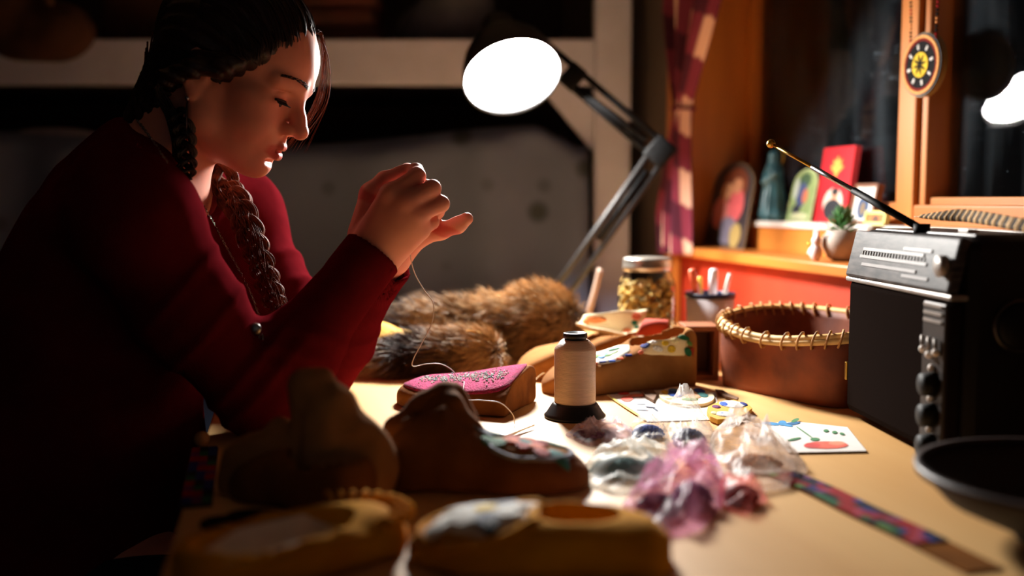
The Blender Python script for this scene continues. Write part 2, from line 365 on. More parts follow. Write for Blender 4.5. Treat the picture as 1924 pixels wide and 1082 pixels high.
# ================================================================ background bunk, couch, things on the bunk
D = 2.45
def zat(py, d=D): return P(962, py, d)[2]
def xat(px, d=D): return (px-962)/FPX*d/ (CP+0)*1.0 if False else P(px, 300, d)[0]
bunk = thing('bunk_frame', 'white painted timber bunk frame with post, rail and corner brace', 'bunk bed', (-.7, D, 0))
zr0, zr1 = zat(160), zat(76)
MB().box(((-2.05+.2)/2, D, (zr0+zr1)/2), ((2.05+.2)/2, .02, (zr1-zr0)/2)).obj('rail', white_paint, bunk, smooth=False, bevel=.004)
xp0, xp1 = P(1114, 300, D)[0], P(1181, 300, D)[0]
MB().box(((xp0+xp1)/2, D, H/2), ((xp1-xp0)/2, .04, H/2-.002)).obj('post', white_paint, bunk, smooth=False, bevel=.005)
MB().box((-2.1, D, H/2), (.045, .04, H/2-.002)).obj('post', white_paint, bunk, smooth=False, bevel=.005)
a = P(985, 138, D); b = P(1118, 300, D); c = (a+b)/2+np.array([.03, .0, .035]); L = np.linalg.norm(b-a)/2+.04
MB().box(c, (L, .018, .038), ry(math.atan2(-(b-a)[2], (b-a)[0]))).obj('brace', white_paint, bunk, smooth=False, bevel=.003)
MB().box((-.98, 2.82, zr0+.03), (1.07, .36, .012)).obj('deck', dark_wall, bunk, smooth=False)
# couch under a patterned sheet
couch = thing('couch', 'couch under a dark grey sheet with faint flower sprigs below the bunk', 'couch', (-.8, 2.6, 0))
XE = P(1108, 300, 2.33)[0]
MB().box((-.95, 2.72, .52), (1.06, .28, .52)).obj('frame', mat('couch_dark', srgb(30, 30, 34), .9), couch, smooth=False, bevel=.04)
us = np.linspace(-2.05, XE, 90); vs_ = np.linspace(0, 1, 46); Q = []
for u in us:
    row = []
    for v in vs_:
        top = 1.155-.06*max(0, min(1, (u-.06)/.1))+.02*math.sin(u*3.1)+.025*max(0, min(1, (u+.5)/.4))
        f = .012*math.sin(u*21+2*math.sin(u*5))+.018*math.sin(u*9+v*3)*v
        sag = .03*math.sin((u*.8+v)*6)*max(0, u+.6)
        if v < .12: y = 2.62-v/.12*.2; z = top+.02*math.sin(v/.12*math.pi)
        else: y = 2.42-.03*math.sin((v-.12)*3)+f-.06*v+sag; z = top-(v-.12)*1.28
        row.append((u, y-.04, max(z, .03)))
    Q.append(row)
sh = mat('sheet_cloth', srgb(94, 106, 134), .9, .12, 3)
n = sh.node_tree; vo = n.nodes.new('ShaderNodeTexVoronoi'); vo.inputs['Scale'].default_value = 9.5; vo.inputs['Randomness'].default_value = .55; tcn = n.nodes.new('ShaderNodeTexCoord'); sx_ = n.nodes.new('ShaderNodeSeparateXYZ'); cx_ = n.nodes.new('ShaderNodeCombineXYZ'); n.links.new(tcn.outputs['Object'], sx_.inputs[0]); n.links.new(sx_.outputs[0], cx_.inputs[0]); n.links.new(sx_.outputs[2], cx_.inputs[1]); n.links.new(cx_.outputs[0], vo.inputs['Vector'])
mr = n.nodes.new('ShaderNodeMapRange'); mr.inputs[1].default_value = .14; mr.inputs[2].default_value = .3; n.links.new(vo.outputs['Distance'], mr.inputs[0])
mx = n.nodes.new('ShaderNodeMix'); mx.data_type = 'RGBA'; mx.inputs[6].default_value = srgb(54, 64, 72); old = n.nodes['Principled BSDF'].inputs['Base Color'].links[0].from_socket
n.links.new(mr.outputs[0], mx.inputs[0]); n.links.new(old, mx.inputs[7]); n.links.new(mx.outputs[2], n.nodes['Principled BSDF'].inputs['Base Color'])
so = MB().grid(Q).obj('sheet', sh, couch); md = so.modifiers.new('s', 'SOLIDIFY'); md.thickness = .006
# pillow behind the woman's back, on the couch back
pc = P(105, 255, 2.5); s = SDF.cube(pc-.2, pc+.2, .012); s.ell(pc, (.13, .07, .035), k=.01); v, f = s.mesh()
setp(mk('pillow', v-pc, f, mat('pillow_white', srgb(150, 146, 160), .9), None, world=False), 'pale pillow lying on top of the sheet-covered couch', 'pillow').location = tuple(pc-np.array([0, 0, .015]))
# cloth bag slumped over the rail
bc = P(95, 60, 2.42)+np.array([0, -.01, 0]); s = SDF.cube(bc-.22, bc+.24, .009)
s.ell(bc+[-.06, .03, .02], (.12, .075, .075), k=.02); s.ell(bc+[.04, -.01, .0], (.075, .05, .062), k=.03); s.ell(bc+[-.09, 0, .07], (.06, .05, .06), k=.03); s.ell(bc+[-.03, -.015, -.045], (.085, .035, .03), k=.03)
s.disp(lambda X, Y, Z: .006*noise3(X, Y, Z, 45, 3)); s.box(((-2.05+.2)/2, D, (zr0+zr1)/2), (1.2, .0225, (zr1-zr0)/2+.003), None, .001, .002, 'sub'); v, f = s.mesh()
bag = thing('cloth_bag', 'brown cloth bag slumped over the white bunk rail', 'bag', bc-[0, 0, .07])
mk('bag_body', v, f, mat('bag_brown', srgb(72, 42, 26), .9, .3, 12, .2), bag)
MB().tube(spline([bc+[.03, -.05, .05], bc+[.01, -.06, .13], bc+[-.06, -.05, .17], bc+[-.1, -.04, .1]], 16), .009, 6).obj('handle', mat('bag_strap', srgb(80, 50, 30), .8), bag)
# folded plaid blanket and a grey bundle on the bunk
bz = zr1
pl = mat('plaid_blanket', srgb(84, 36, 26), .9, .2, 10, c2=srgb(56, 32, 22))
q = thing('folded_blanket', 'rust brown folded blanket on the upper bunk behind the woman', 'blanket', (P(600, 30, 2.6)[0], 2.6, zr0+.042))
for i in range(5): MB().box((P(600, 30, 2.6)[0]+.008*(i % 2), 2.6, zr0+.07+i*.05), (.165-.004*i, .13, .0255)).obj('fold', pl, q, bevel=.02)
gc = np.array([P(835, 30, 2.62)[0], 2.62, zr0+.14]); s = SDF.cube(gc-.24, gc+.24, .011); s.ell(gc, (.13, .11, .1), k=.02); s.ell(gc+[.04, -.03, .08], (.09, .08, .06), k=.04); s.disp(lambda X, Y, Z: .008*noise3(X, Y, Z, 32, 5)); v, f = s.mesh()
setp(mk('cloth_bundle', v-gc, f, mat('bundle_grey', srgb(84, 88, 98), .9), None, world=False), 'dark grey cloth bundle beside the rust blanket on the bunk', 'cloth').location = tuple(gc)
gc = np.array([P(330, 30, 2.65)[0], 2.65, zr0+.16]); s = SDF.cube(gc-.26, gc+.26, .011); s.ell(gc, (.2, .11, .12), k=.02); s.ell(gc+[-.08, -.03, .08], (.1, .08, .07), k=.04); s.disp(lambda X, Y, Z: .008*noise3(X, Y, Z, 30, 6)); v, f = s.mesh()
setp(mk('duffel', v-gc, f, mat('duffel_brown', srgb(66, 40, 28), .9), None, world=False), 'dark brown rolled bedding on the upper bunk behind the bag', 'bedding').location = tuple(gc)
# ================================================================ desk lamp (the light of the picture)
LD = 1.88
lc = P(963, 145, LD); ln = nrm((.20, -.62, -.75)); LR = .0885
lamp = thing('desk_lamp', 'black swing-arm desk lamp, switched on, clamped at the far table end', 'lamp', G(1012, 640))
zb = -ln; xb = nrm(np.cross((0, 1, 0), zb)); yb = np.cross(zb, xb); LRt = np.stack([xb, yb, zb], 1)
prof = [(LR+.004, -.004), (LR+.005, .004), (LR+.001, .03), (LR-.009, .06), (LR-.028, .09), (LR-.045, .108), (.034, .118), (.032, .15), (.026, .158), (.001, .16),
        (.001, .156), (.024, .152), (LR-.049, .104), (LR-.032, .087), (LR-.013, .058), (LR-.003, .03), (LR, .002)]
shade = MB().lathe(prof, 48, lc, LRt).obj('lamp_shade', mat('lamp_black', srgb(26, 26, 27), .42, .05, 30), lamp)
em = bpy.data.materials.new('lamp_light'); em.use_nodes = True; nn = em.node_tree.nodes; nn.clear(); e = nn.new('ShaderNodeEmission'); e.inputs[0].default_value = (1, .965, .91, 1); e.inputs[1].default_value = LAMP_L; oo = nn.new('ShaderNodeOutputMaterial'); em.node_tree.links.new(e.outputs[0], oo.inputs[0])
MB().lathe([(.002, .004), (LR*.5, .0045), (LR*.9, .007), (LR-.0035, .012), (LR-.0035, .016), (.002, .016)], 48, lc, LRt).obj('frosted_diffuser', em, lamp)
hj = lc+zb*.13+np.array([.05, .02, -.005])
el = P(1240, 285, 1.92); ba = G(1015, 660); ba = np.array([ba[0]+.02, 1.93, TZ])
MB().ball(hj, .02).obj('head_joint', black_pl, lamp)
MB().tube([lc+zb*.12, hj], .011, 8).obj('head_neck', black_pl, lamp)
ax = nrm(el-hj); sd = nrm(np.cross(ax, (0, 1, 0)))
for k, off in enumerate((-.0165, .0165)):
    MB().tube([hj+sd*off, el+sd*off], .0062, 8).obj('upper_arm_rod', black_pl, lamp)
mid = hj+(el-hj)*.36
MB().box(mid, (.018, .009, .024), np.stack([ax, np.cross(ax, sd), sd], 1)).obj('arm_bracket', black_pl, lamp, bevel=.003)
MB().tube([mid-sd*.014, hj+(el-hj)*.9+sd*.0], .0065, 8).obj('spring', black_pl, lamp)
MB().box(el, (.024, .008, .026), np.stack([ax, np.cross(ax, sd), sd], 1)).obj('elbow_joint', black_pl, lamp, bevel=.006)
bt = ba+np.array([0, 0, .06]); ax2 = nrm(bt-el); sd2 = nrm(np.cross(ax2, (0, 1, 0)))
for off in (-.0145, .0145): MB().tube([el+sd2*off, bt+sd2*off], .0062, 8).obj('lower_arm_rod', mat('arm_grey', srgb(40, 38, 38), .55, metal=.2), lamp)
MB().tube([el+(bt-el)*.12, el+(bt-el)*.55], .0072, 8).obj('spring', black_pl, lamp)
MB().lathe([(.001, 0), (.03, 0), (.03, .03), (.016, .035), (.016, .07), (.001, .07)], 20, ba).obj('clamp', black_pl, lamp)
MB().tube(spline([P(1128, 505, 1.86), P(1118, 545, 1.86), P(1106, 585, 1.86), [P(1100, 600, 1.86)[0], 1.87, TZ+.05], [P(1092, 600, 1.86)[0], 1.9, TZ+.006]], 26), .0055, 8).obj('power_cord', mat('cord_beige', srgb(150, 126, 112), .5), lamp)
# ================================================================ thread spool
sp = G(1080, 783)
spool = thing('thread_spool', 'spool of cream thread standing on a black base', 'spool', sp)
def LA(name, prof, m, parent, n=40, **k): return MB().lathe(prof, n, np.array(parent.location)).obj(name, m, parent, **k)
LA('base', [(.001, 0), (.0385, 0), (.039, .003), (.036, .006), (.029, .017), (.027, .019), (.001, .019)], mat('spool_black', srgb(20, 19, 20), .4), spool)
thr = mat('cream_thread', srgb(216, 180, 152), .38, .08, 60, spec=.6, stretch=(1, 1, 6)); wave_bump(thr, 260, .5, 'Z', .0006)
LA('thread_winding', [(.001, .0185), (.0258, .0185), (.0262, .03), (.0262, .086), (.0255, .0885), (.019, .0965), (.0165, .0985), (.001, .0985)], thr, spool)
LA('top_cap', [(.001, .097), (.0135, .097), (.0138, .100), (.0153, .1015), (.0153, .1065), (.013, .1075), (.011, .104), (.001, .104)], mat('spool_black'  , srgb(20, 19, 20)), spool)
# ================================================================ leather footwear
def moc(L, W, hp, wall=.0055, op=(.07, .45), h=.003, p=2.3, nz=.0015, seed=0, toe=.3, heelw=.74, cut=None):
    hm = max(q[1] for q in hp); xs = np.arange(-.012, L+.014, h); ys = np.arange(-W/2-.012, W/2+.014, h); zs = np.arange(-.008, hm+.02, h)
    s = SDF(xs, ys, zs); X, Y, Z = s.a[0][:, None, None], s.a[1][None, :, None], s.a[2][None, None, :]
    u = np.clip(X/L, 0, 1); th = 1-toe
    wp = np.where(u < .12, heelw*np.sqrt(np.clip(1-((.12-u)/.12)**2, 0, 1)), np.where(u < th, heelw+(1-heelw)*np.clip((u-.12)/(th-.12), 0, 1), np.sqrt(np.clip(1-((u-th)/toe)**2, 0, 1))))
    if cut: wp = np.where(u < .12, heelw, wp)
    hh = np.interp(u, [q[0] for q in hp], [q[1] for q in hp])
    hh = hh*np.sqrt(np.clip(1-.85*np.clip((u-.78)/.22, 0, 1)**2.4, .02, 1))*(1 if cut else np.sqrt(np.clip(1-.35*np.clip((.1-u)/.1, 0, 1)**2, .1, 1)))
    def sh(w, hz, zc):
        up = np.maximum(Z-zc, 0)/np.maximum(hz-zc, 1e-4); dn = np.maximum(zc-Z, 0)/np.maximum(zc+.001, 1e-4)
        q = ((np.abs(Y)/np.maximum(w, 1e-4))**p+up**p+(dn*.97)**8)**(1/p)
        return (q-1)*np.minimum(np.maximum(w, .002), hz)*.9
    wv = W/2*wp
    out = np.maximum(np.maximum(sh(wv, hh, hh*.35), (np.abs(X-L/2)-L/2)), -Z)
    s.F = (out+nz*noise3(X, Y, Z, 70, seed)).astype(np.float32)
    if op:
        uc = (op[0]+op[1])/2*L; ul = (op[1]-op[0])/2*L
        qi = ((np.abs(X-uc)/ul)**2.6+(np.abs(Y)/np.maximum(wv-wall, .004))**2.2)**(1/2.4)-1
        inn = np.maximum(qi*.02, (.009-Z)); s.F = np.maximum(s.F, -inn).astype(np.float32)
    return s.mesh()
def place(v, heel, toe_, z=TZ, roll=0.):
    a = math.atan2(toe_[1]-heel[1], toe_[0]-heel[0]); return (v@rx(roll).T)@rz(a).T+np.array([heel[0], heel[1], z]), a
def loc2w(pts, heel, a): return np.asarray(pts, float)@rz(a).T+np.array([heel[0], heel[1], TZ])
lea_dark = mat('smoked_hide', srgb(138, 88, 46), .9, .25, 14, .2, c2=srgb(96, 58, 28), spec=.1)
lea_tan = mat('tan_hide', srgb(160, 110, 62), .9, .2, 16, .2, c2=srgb(120, 76, 38), spec=.08)
lea_yel = mat('yellow_hide', srgb(224, 158, 34), .9, .2, 14, .2, c2=srgb(184, 116, 20), spec=.1)
lining = mat('pale_lining', srgb(226, 206, 190), .9, .1, 30)
def bead(name, rgb): return mat('beads_'+name, srgb(*rgb), .65, .3, 420, .5, spec=.12, bscale=900)
B = {k: bead(k, c) for k, c in dict(white=(232, 226, 220), blue=(50, 92, 190), navy=(34, 52, 128), sky=(96, 150, 205), red=(164, 20, 30), ink=(18, 20, 46), coral=(228, 116, 84), orange=(230, 150, 90), peach=(236, 178, 140), green=(40, 104, 70), teal=(62, 126, 126), leaf=(98, 140, 74), yellow=(226, 190, 60), cream=(236, 220, 170), black=(22, 20, 22), pink=(176, 62, 84), grey=(130, 134, 150), plum=(112, 46, 104)).items()}
def patches(bv, parent, lst, heel, a, z=.2, down=(0, 0, -1), lift=.0014):
    """(name, colour, local outline) patches of beadwork dropped on a surface"""
    for nm, c, ol in lst:
        o = np.array(ol, float); o[:, 2] = z; drape(nm, bv, loc2w(o, heel, a), B[c], parent, lift, down)
def flower(x, y, r, n, pc, cc, ph=0.):
    l = [('petal', pc if isinstance(pc, str) else pc[i % len(pc)], petal((x+.25*r*math.cos(ph+i*2*math.pi/n), y+.25*r*math.sin(ph+i*2*math.pi/n)), ph+i*2*math.pi/n, r*.85, r*.7)) for i in range(n)]
    return l+[('flower_centre', cc, disc((x, y), r*.33))]
# --- A: dark smoked moccasin in front, toe to the right
hA, tA = G(726, 910), G(1108, 908); LA_ = np.linalg.norm((tA-hA)[:2])
v, f = moc(LA_, .094, [(0, .05), (.1, .062), (.2, .075), (.29, .083), (.39, .063), (.52, .047), (.77, .038), (1, .03)], op=None, nz=.0045, seed=4, p=2.0)
v, aA = place(v, hA, tA)
mA = thing('moccasin', 'dark smoked hide moccasin with beaded toe between spool and yellow slippers', 'moccasin', hA, group='moccasins on the table'); oA = mk('hide_body', v, f, lea_dark, mA)
bv = bvh_of(oA)
KA = lambda q: (1.2124*q-.2124)*LA_
drape('toe_panel', bv, loc2w(np.c_[petal((KA(.53), 0), 0, .53*LA_, .068)[:, :2], np.full(12, .2)], hA, aA), lea_tan, mA, .001)
patches(bv, mA, flower(KA(.74), -.004, .021, 6, ['red', 'coral'], 'teal', .3)+[('leaf', 'teal', petal((KA(.64), .004), 2.4, .03, .018)), ('leaf', 'green', petal((KA(.66), -.012), 3.6, .026, .015)), ('leaf', 'grey', petal((KA(.61), -.004), 3.0, .026, .014)), ('leaf', 'green', petal((KA(.84), .008), .6, .026, .016)), ('leaf', 'teal', petal((KA(.83), -.018), -.7, .024, .014)), ('bud', 'coral', disc((KA(.68), .02), .009)), ('bud', 'red', disc((KA(.8), -.026), .008))], hA, aA, lift=.0026)
t = np.linspace(-2.0, 2.0, 40); band = [(KA(.54)+.235*LA_*(1+math.cos(q)), .0365*math.sin(q)*1.0) for q in np.linspace(-2.4, 2.4, 34)]
pts = []
for x, y in band:
    hcast = bv.ray_cast(Vector(loc2w([(x, y, .3)], hA, aA)[0]), Vector((0, 0, -1))); pts.append(np.array(hcast[0]) if hcast[0] is not None else None)
pts = [q for q in pts if q is not None]
MB().tube(pts, .0028, 6).obj('edge_beading', B['grey'], mA)
def sheet(c4, bulge, n=18, seed=0, nz=.004):
    c4 = [np.asarray(q, float) for q in c4]; Q = np.zeros((n, n, 3)); nn_ = nrm(np.cross(c4[1]-c4[0], c4[3]-c4[0]))
    for i in range(n):
        for j in range(n):
            u, w_ = i/(n-1), j/(n-1); p = c4[0]*(1-u)*(1-w_)+c4[1]*u*(1-w_)+c4[2]*u*w_+c4[3]*(1-u)*w_
            Q[i, j] = p+nn_*(bulge*math.sin(math.pi*u)*math.sin(math.pi*(.15+.7*w_))+nz*float(noise3(p[0], p[1], p[2], 60, seed)))
    return Q
def flap(c4, bulge, m, parent, name='ankle_flap', seed=0, nz=.004, th=.003):
    o = MB().grid(sheet(c4, bulge, 18, seed, nz)).obj(name, m, parent); md = o.modifiers.new('s', 'SOLIDIFY'); md.thickness = th; md.offset = 0; return o
q0 = P(838, 760, .96); s_ = SDF.cube(q0-.11, q0+.1, .0035)
s_.path([P(748, 800, .965), P(800, 768, .97), P(843, 752, .97), P(880, 790, .965)], [.014, .016, .014, .012], k=.012); s_.path([P(812, 778, .948), P(850, 764, .948), P(892, 812, .942)], [.01, .011, .009], k=.008); s_.path([P(775, 800, .94), P(830, 796, .935), P(878, 830, .935)], [.012, .01, .008], k=.01)
s_.disp(lambda X, Y, Z: .004*noise3(X, Y, Z, 120, 17)); v, f = s_.mesh(); mk('gathered_ankle', v, f, lea_dark, mA)
# --- A2: dark moccasin with tall folded ankle flap
hB, tB = G(698, 962), G(452, 918); LB = np.linalg.norm((tB-hB)[:2])
v, f = moc(LB, .075, [(0, .05), (.3, .06), (.5, .052), (.75, .042), (1, .03)], op=(.06, .55), nz=.004, seed=6); v, aB = place(v, hB, tB)
mB = thing('moccasin', 'dark smoked hide moccasin with a tall pointed ankle flap standing up', 'moccasin', hB, group='moccasins on the table'); mk('hide_body', v, f, lea_dark, mB)
lea_flap = mat('smoked_hide_pale_lit', srgb(176, 130, 84), .9, .25, 14, .2, c2=srgb(134, 92, 54), spec=.1)  # paler suede side of the hide, lightened further in place of missing light
q0 = P(600, 830, 0.900); s_ = SDF.cube(q0-[.14, .09, .1], q0+[.1, .09, .1], .0035)
s_.ell(P(650, 874, 0.895), (.046, .026, .042), k=.02); s_.cone(P(640, 850, 0.900), P(588, 724, 0.905), .03, .013, k=.03); s_.cone(P(585, 860, 0.900), P(566, 722, 0.910), .02, .010, k=.02); s_.cone(P(690, 900, 0.885), P(628, 765, 0.900), .024, .02, k=.02)
s_.cone(P(600, 712, 0.910), P(572, 712, 0.910), .008, .008, k=.012)
s_.ell(P(512, 868, 0.910), (.05, .026, .03), k=.014); s_.cone(P(520, 850, 0.915), P(528, 806, 0.920), .017, .010, k=.014); s_.cone(P(466, 880, 0.920), P(440, 900, 0.925), .02, .012, k=.014); s_.ell(P(456, 905, 0.910), (.022, .02, .016), k=.012)
s_.cone(P(550, 905, 0.870), P(550, 775, 0.885), .007, .006, k=.006, mode='sub'); s_.cone(P(640, 800, 0.865), P(700, 880, 0.855), .004, .005, k=.012, mode='sub'); s_.cone(P(600, 860, 0.865), P(690, 830, 0.870), .004, .004, k=.012, mode='sub')
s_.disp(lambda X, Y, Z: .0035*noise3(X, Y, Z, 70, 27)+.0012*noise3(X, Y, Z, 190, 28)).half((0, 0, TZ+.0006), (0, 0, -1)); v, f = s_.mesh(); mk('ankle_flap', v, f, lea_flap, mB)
# --- B: yellow slipper with pale lining
hC, tC = G(330, 1110), G(752, 1002); LC = np.linalg.norm((tC-hC)[:2])
v, f = moc(LC, .098, [(0, .03), (.3, .034), (.7, .034), (.86, .032), (1, .024)], op=(.06, .74), nz=.0045, seed=11, toe=.4, wall=.009); v, aC = place(v, hC, tC)
mC = thing('moccasin', 'plain yellow hide slipper with puckered toe and pale lining', 'slipper', hC, group='yellow slippers'); oC = mk('hide_body', v, f, lea_yel, mC)
MB().grid([[loc2w([(LC*(.12+.62*i/12), (.036-.0*i)*math.sin((j/8-.5)*2.3), .011+.02*(1-math.cos((j/8-.5)*2.3)))], hC, aC)[0] for j in range(9)] for i in range(13)]).obj('lining', lining, mC)
for i in range(13):
    an = -1.3+2.6*i/12; c = loc2w([(LC*.72+.26*LC*.92*math.cos(an), .046*math.sin(an), .029)], hC, aC)[0]
    MB().ball(c, (.011, .0026, .004), 8, 6, rz(aC+an)).obj('pucker', lea_yel, mC)
# --- C: yellow moccasin with white beaded flower
hD, tD = G(1268, 1062), G(766, 1038); LD_ = np.linalg.norm((tD-hD)[:2])
v, f = moc(LD_, .112, [(0, .024), (.1, .036), (.25, .042), (.5, .04), (.75, .034), (1, .024)], op=(.2, .5), nz=.004, seed=12, toe=.4, wall=.024, p=2.0); v, aD = place(v, hD, tD)
mD = thing('moccasin', 'yellow hide moccasin with a white beaded flower on its toe', 'moccasin', hD, group='yellow slippers'); oD = mk('hide_body', v, f, lea_yel, mD); bv = bvh_of(oD)
drape('toe_panel', bv, loc2w(np.c_[petal((.48*LD_, 0), 0, .42*LD_, .075)[:, :2], np.full(12, .2)], hD, aD), lining, mD, .001)
patches(bv, mD, flower(.7*LD_, .0, .03, 8, ['white', 'white', 'grey'], 'yellow', .2)+[('leaf', 'white', petal((.8*LD_, .01), .5, .03, .016)), ('leaf', 'white', petal((.8*LD_, -.014), -.6, .03, .016)), ('leaf', 'navy', petal((.77*LD_, -.022), -1.5, .016, .012)), ('leaf', 'black', petal((.66*LD_, .02), 1.6, .018, .012))], hD, aD, lift=.0026)
pts = []
for q in np.linspace(0, 2*math.pi, 48):
    hc = bv.ray_cast(Vector(loc2w([(.71*LD_+.24*LD_*math.cos(q), .043*math.sin(q), .3)], hD, aD)[0]), Vector((0, 0, -1)))
    if hc[0] is not None: pts.append(np.array(hc[0]))
MB().tube(pts, .0036, 6, caps=False).obj('toe_seam', lea_yel, mD)
MB().grid([[loc2w([(LD_*(.12+.34*i/10), .042*math.sin((j/8-.5)*2.3), .012+.022*(1-math.cos((j/8-.5)*2.3)))], hD, aD)[0] for j in range(9)] for i in range(11)]).obj('lining', mat('tan_lining', srgb(170, 120, 90), .9), mD)
# --- D: unfinished moccasin with pink felt
hE, tE = np.array([.012, 1.285, 0]), np.array([-.152, 1.345, 0]); LE = np.linalg.norm((tE-hE)[:2])
v, f = moc(LE, .125, [(0, .06), (1, .06)], op=None, nz=.0012, seed=13, toe=.45, heelw=.98, cut=True, p=3.0)
u = v[:, 0]/LE; yl = v[:, 1]/.0625; topz = .030+.026*np.clip((-yl+.9)/1.9, 0, 1)*np.clip(1.05-u, 0, 1)+.004*np.cos(u*5)
v[:, 2] = v[:, 2]/.06*topz
v, aE = place(v, hE, tE); mE = thing('unfinished_moccasin', 'unfinished tan moccasin with bright pink felt top being sewn', 'moccasin', hE); oE = mk('hide_body', v, f, mat('brown_hide', srgb(146, 92, 46), .9, .25, 18, .3, c2=srgb(98, 56, 26), spec=.1), mE); bv = bvh_of(oE)
tt = np.linspace(0, 2*math.pi, 40, endpoint=False)
ol = np.stack([np.where(np.cos(tt) > 0, .5*LE+.44*LE*np.cos(tt), .5*LE+.485*LE*np.sign(np.cos(tt))*np.abs(np.cos(tt))**.35), .052*np.sign(np.sin(tt))*np.abs(np.sin(tt))**np.where(np.cos(tt) > 0, .8, .35), np.full(40, .3)], 1)
felt = mat('pink_felt', srgb(184, 44, 104), .95, .3, 160, .8, sheen=.1)
fe = drape('felt_top', bv, loc2w(ol, hE, aE), felt, mE, .002, rings=8)
bv = bvh_of(fe); Rr = random.Random(3); mb = MB(); mb2 = MB()
for i in range(420):
    u = Rr.uniform(.1, .82); y = Rr.gauss(.004*math.sin(u*9), .008+.006*math.sin(u*8)**2); q = loc2w([(u*LE, y, .3)], hE, aE)[0]
    h_ = bv.ray_cast(Vector(q), Vector((0, 0, -1)))
    if h_[0] is not None: (mb if Rr.random() < .62 else mb2).ball(np.array(h_[0])+[0, 0, .0005], .0011, 6, 4)
mb.obj('white_beads', B['white'], mE, kind='stuff'); mb2.obj('green_beads', mat('beads_seagreen', srgb(110, 160, 160), .35), mE, kind='stuff')
# --- E: pair of floral beaded moccasins
def floral(heel, toe_, label, W, hp, seed, op):
    L_ = np.linalg.norm((toe_-heel)[:2]); v, f = moc(L_, W, hp, op=op, nz=.002, seed=seed, p=4.5, wall=.0065); v, a = place(v, heel, toe_)
    t_ = thing('moccasin', label, 'moccasin', heel, group='moccasins on the table'); o = mk('hide_body', v, f, lea_tan, t_); return t_, o, a, L_
hF, tF = G(1303, 722), G(1018, 738)
mF, oF, aF, LF = floral(hF, tF, 'tan moccasin with beaded floral cuff standing behind the thread spool', .088, [(0, .092), (.15, .086), (.34, .076), (.45, .06), (.6, .05), (.8, .042), (1, .032)], 21, (.06, .42))
bv = bvh_of(oF)
drape('white_toe_panel', bv, loc2w(np.c_[petal((.44*LF, 0), 0, .46*LF, .072)[:, :2], np.full(12, .2)], hF, aF), mat('white_cloth', srgb(226, 222, 206), .9, .08, 40, .2), mF, .0012)
patches(bv, mF, flower(.63*LF, .006, .014, 5, ['leaf', 'sky'], 'coral')+[('leaf', 'green', petal((.56*LF, -.01), 2.6, .018, .009)), ('leaf', 'green', petal((.7*LF, .016), .5, .018, .009)), ('vine', 'leaf', petal((.52*LF, .008), .2, .03, .004)), ('leaf', 'sky', petal((.76*LF, -.004), -.3, .016, .009))], hF, aF, lift=.0026)
for i in range(7):
    q = loc2w([(LF*(.5+.055*i), .0345-.0012*abs(i-2), .3)], hF, aF)[0]; hc = bv.ray_cast(Vector(q), Vector((0, 0, -1)))
    if hc[0] is not None: MB().box(np.array(hc[0])+[0, 0, .0015], (.0046, .0024, .0012), rz(aF)).obj('edge_bead', B[['navy', 'coral', 'blue'][i % 3]], mF, smooth=False)
def wallpatch(bv, parent, name, c, px, py, rx_, ry2, ang=0, d0=1.1, lift=.0022, n=12):
    """patch laid on the side of a shoe, over the spot that a pixel ray meets"""
    dn = nrm(ray(px, py)); ol = []
    for q in np.arange(n)*2*math.pi/n:
        x, y = rx_*math.cos(q), ry2*math.sin(q); ol.append(P(px+x*math.cos(ang)-y*math.sin(ang), py+x*math.sin(ang)+y*math.cos(ang), d0))
    return drape(name, bv, ol, B[c] if c in B else MATS[c], parent, lift, dn, .2)
# cuff folded down over the side
mat('cuff_cream', srgb(236, 216, 170), .85, .1, 40, .2)
cuo = [P(px, py, 1.1) for px, py in ((1190, 655), (1196, 640), (1215, 634), (1240, 629), (1265, 624), (1285, 620), (1300, 618), (1306, 640), (1304, 662), (1296, 674), (1270, 674), (1240, 672), (1215, 672), (1196, 668))]
cu = drape('beaded_cuff', bv, cuo, MATS['cuff_cream'], mF, .0016, nrm(ray(1250, 648)), .2, 6)
for nm, c, px, py, a_, b_, an in (('petal', 'navy', 1211, 647, 13, 9, 0), ('petal', 'white', 1236, 655, 13, 7, .3), ('petal', 'white', 1228, 642, 10, 6, 0), ('petal', 'yellow', 1262, 656, 10, 9, 0), ('petal', 'yellow', 1250, 645, 9, 6, 0), ('petal', 'cream', 1268, 640, 10, 6, 0), ('leaf', 'green', 1284, 634, 16, 6, .25), ('leaf', 'leaf', 1296, 645, 8, 5, .8), ('leaf', 'green', 1293, 661, 12, 8, 1.1), ('petal', 'coral', 1204, 662, 7, 5, 0)):
    wallpatch(bv, mF, nm, c, px, py, a_, b_, an, lift=.0034)
MB().grid([[loc2w([(LF*(.07+.33*i/10), .036*math.sin((j/8-.5)*2.6), .02+.055*(1-math.cos((j/8-.5)*2.6)))], hF, aF)[0] for j in range(9)] for i in range(11)]).obj('lining', mat('red_lining', srgb(150, 48, 30), .9), mF)
hH, tH = G(1222, 690), G(972, 712)
mH, oH, aH, LH = floral(hH, tH, 'tan moccasin with orange lined open cuff beside the brown fur', .086, [(0, .075), (.25, .072), (.42, .06), (.55, .05), (.8, .044), (1, .03)], 22, (.06, .42))
def hb(x, y, z): return loc2w([(x*LH, y, z)], hH, aH)[0]
cfl = flap([P(1083, 606, 1.565), P(1098, 590, 1.60), P(1216, 582, 1.61), P(1208, 640, 1.565)], .018, mat('cuff_pale', srgb(240, 224, 188), .9, .1, 30, .2), mH, 'beaded_cuff', 31, .005, .004); bvc = bvh_of(cfl)
mat('cuff_orange', srgb(230, 140, 86), .9, .15, 40, .2)
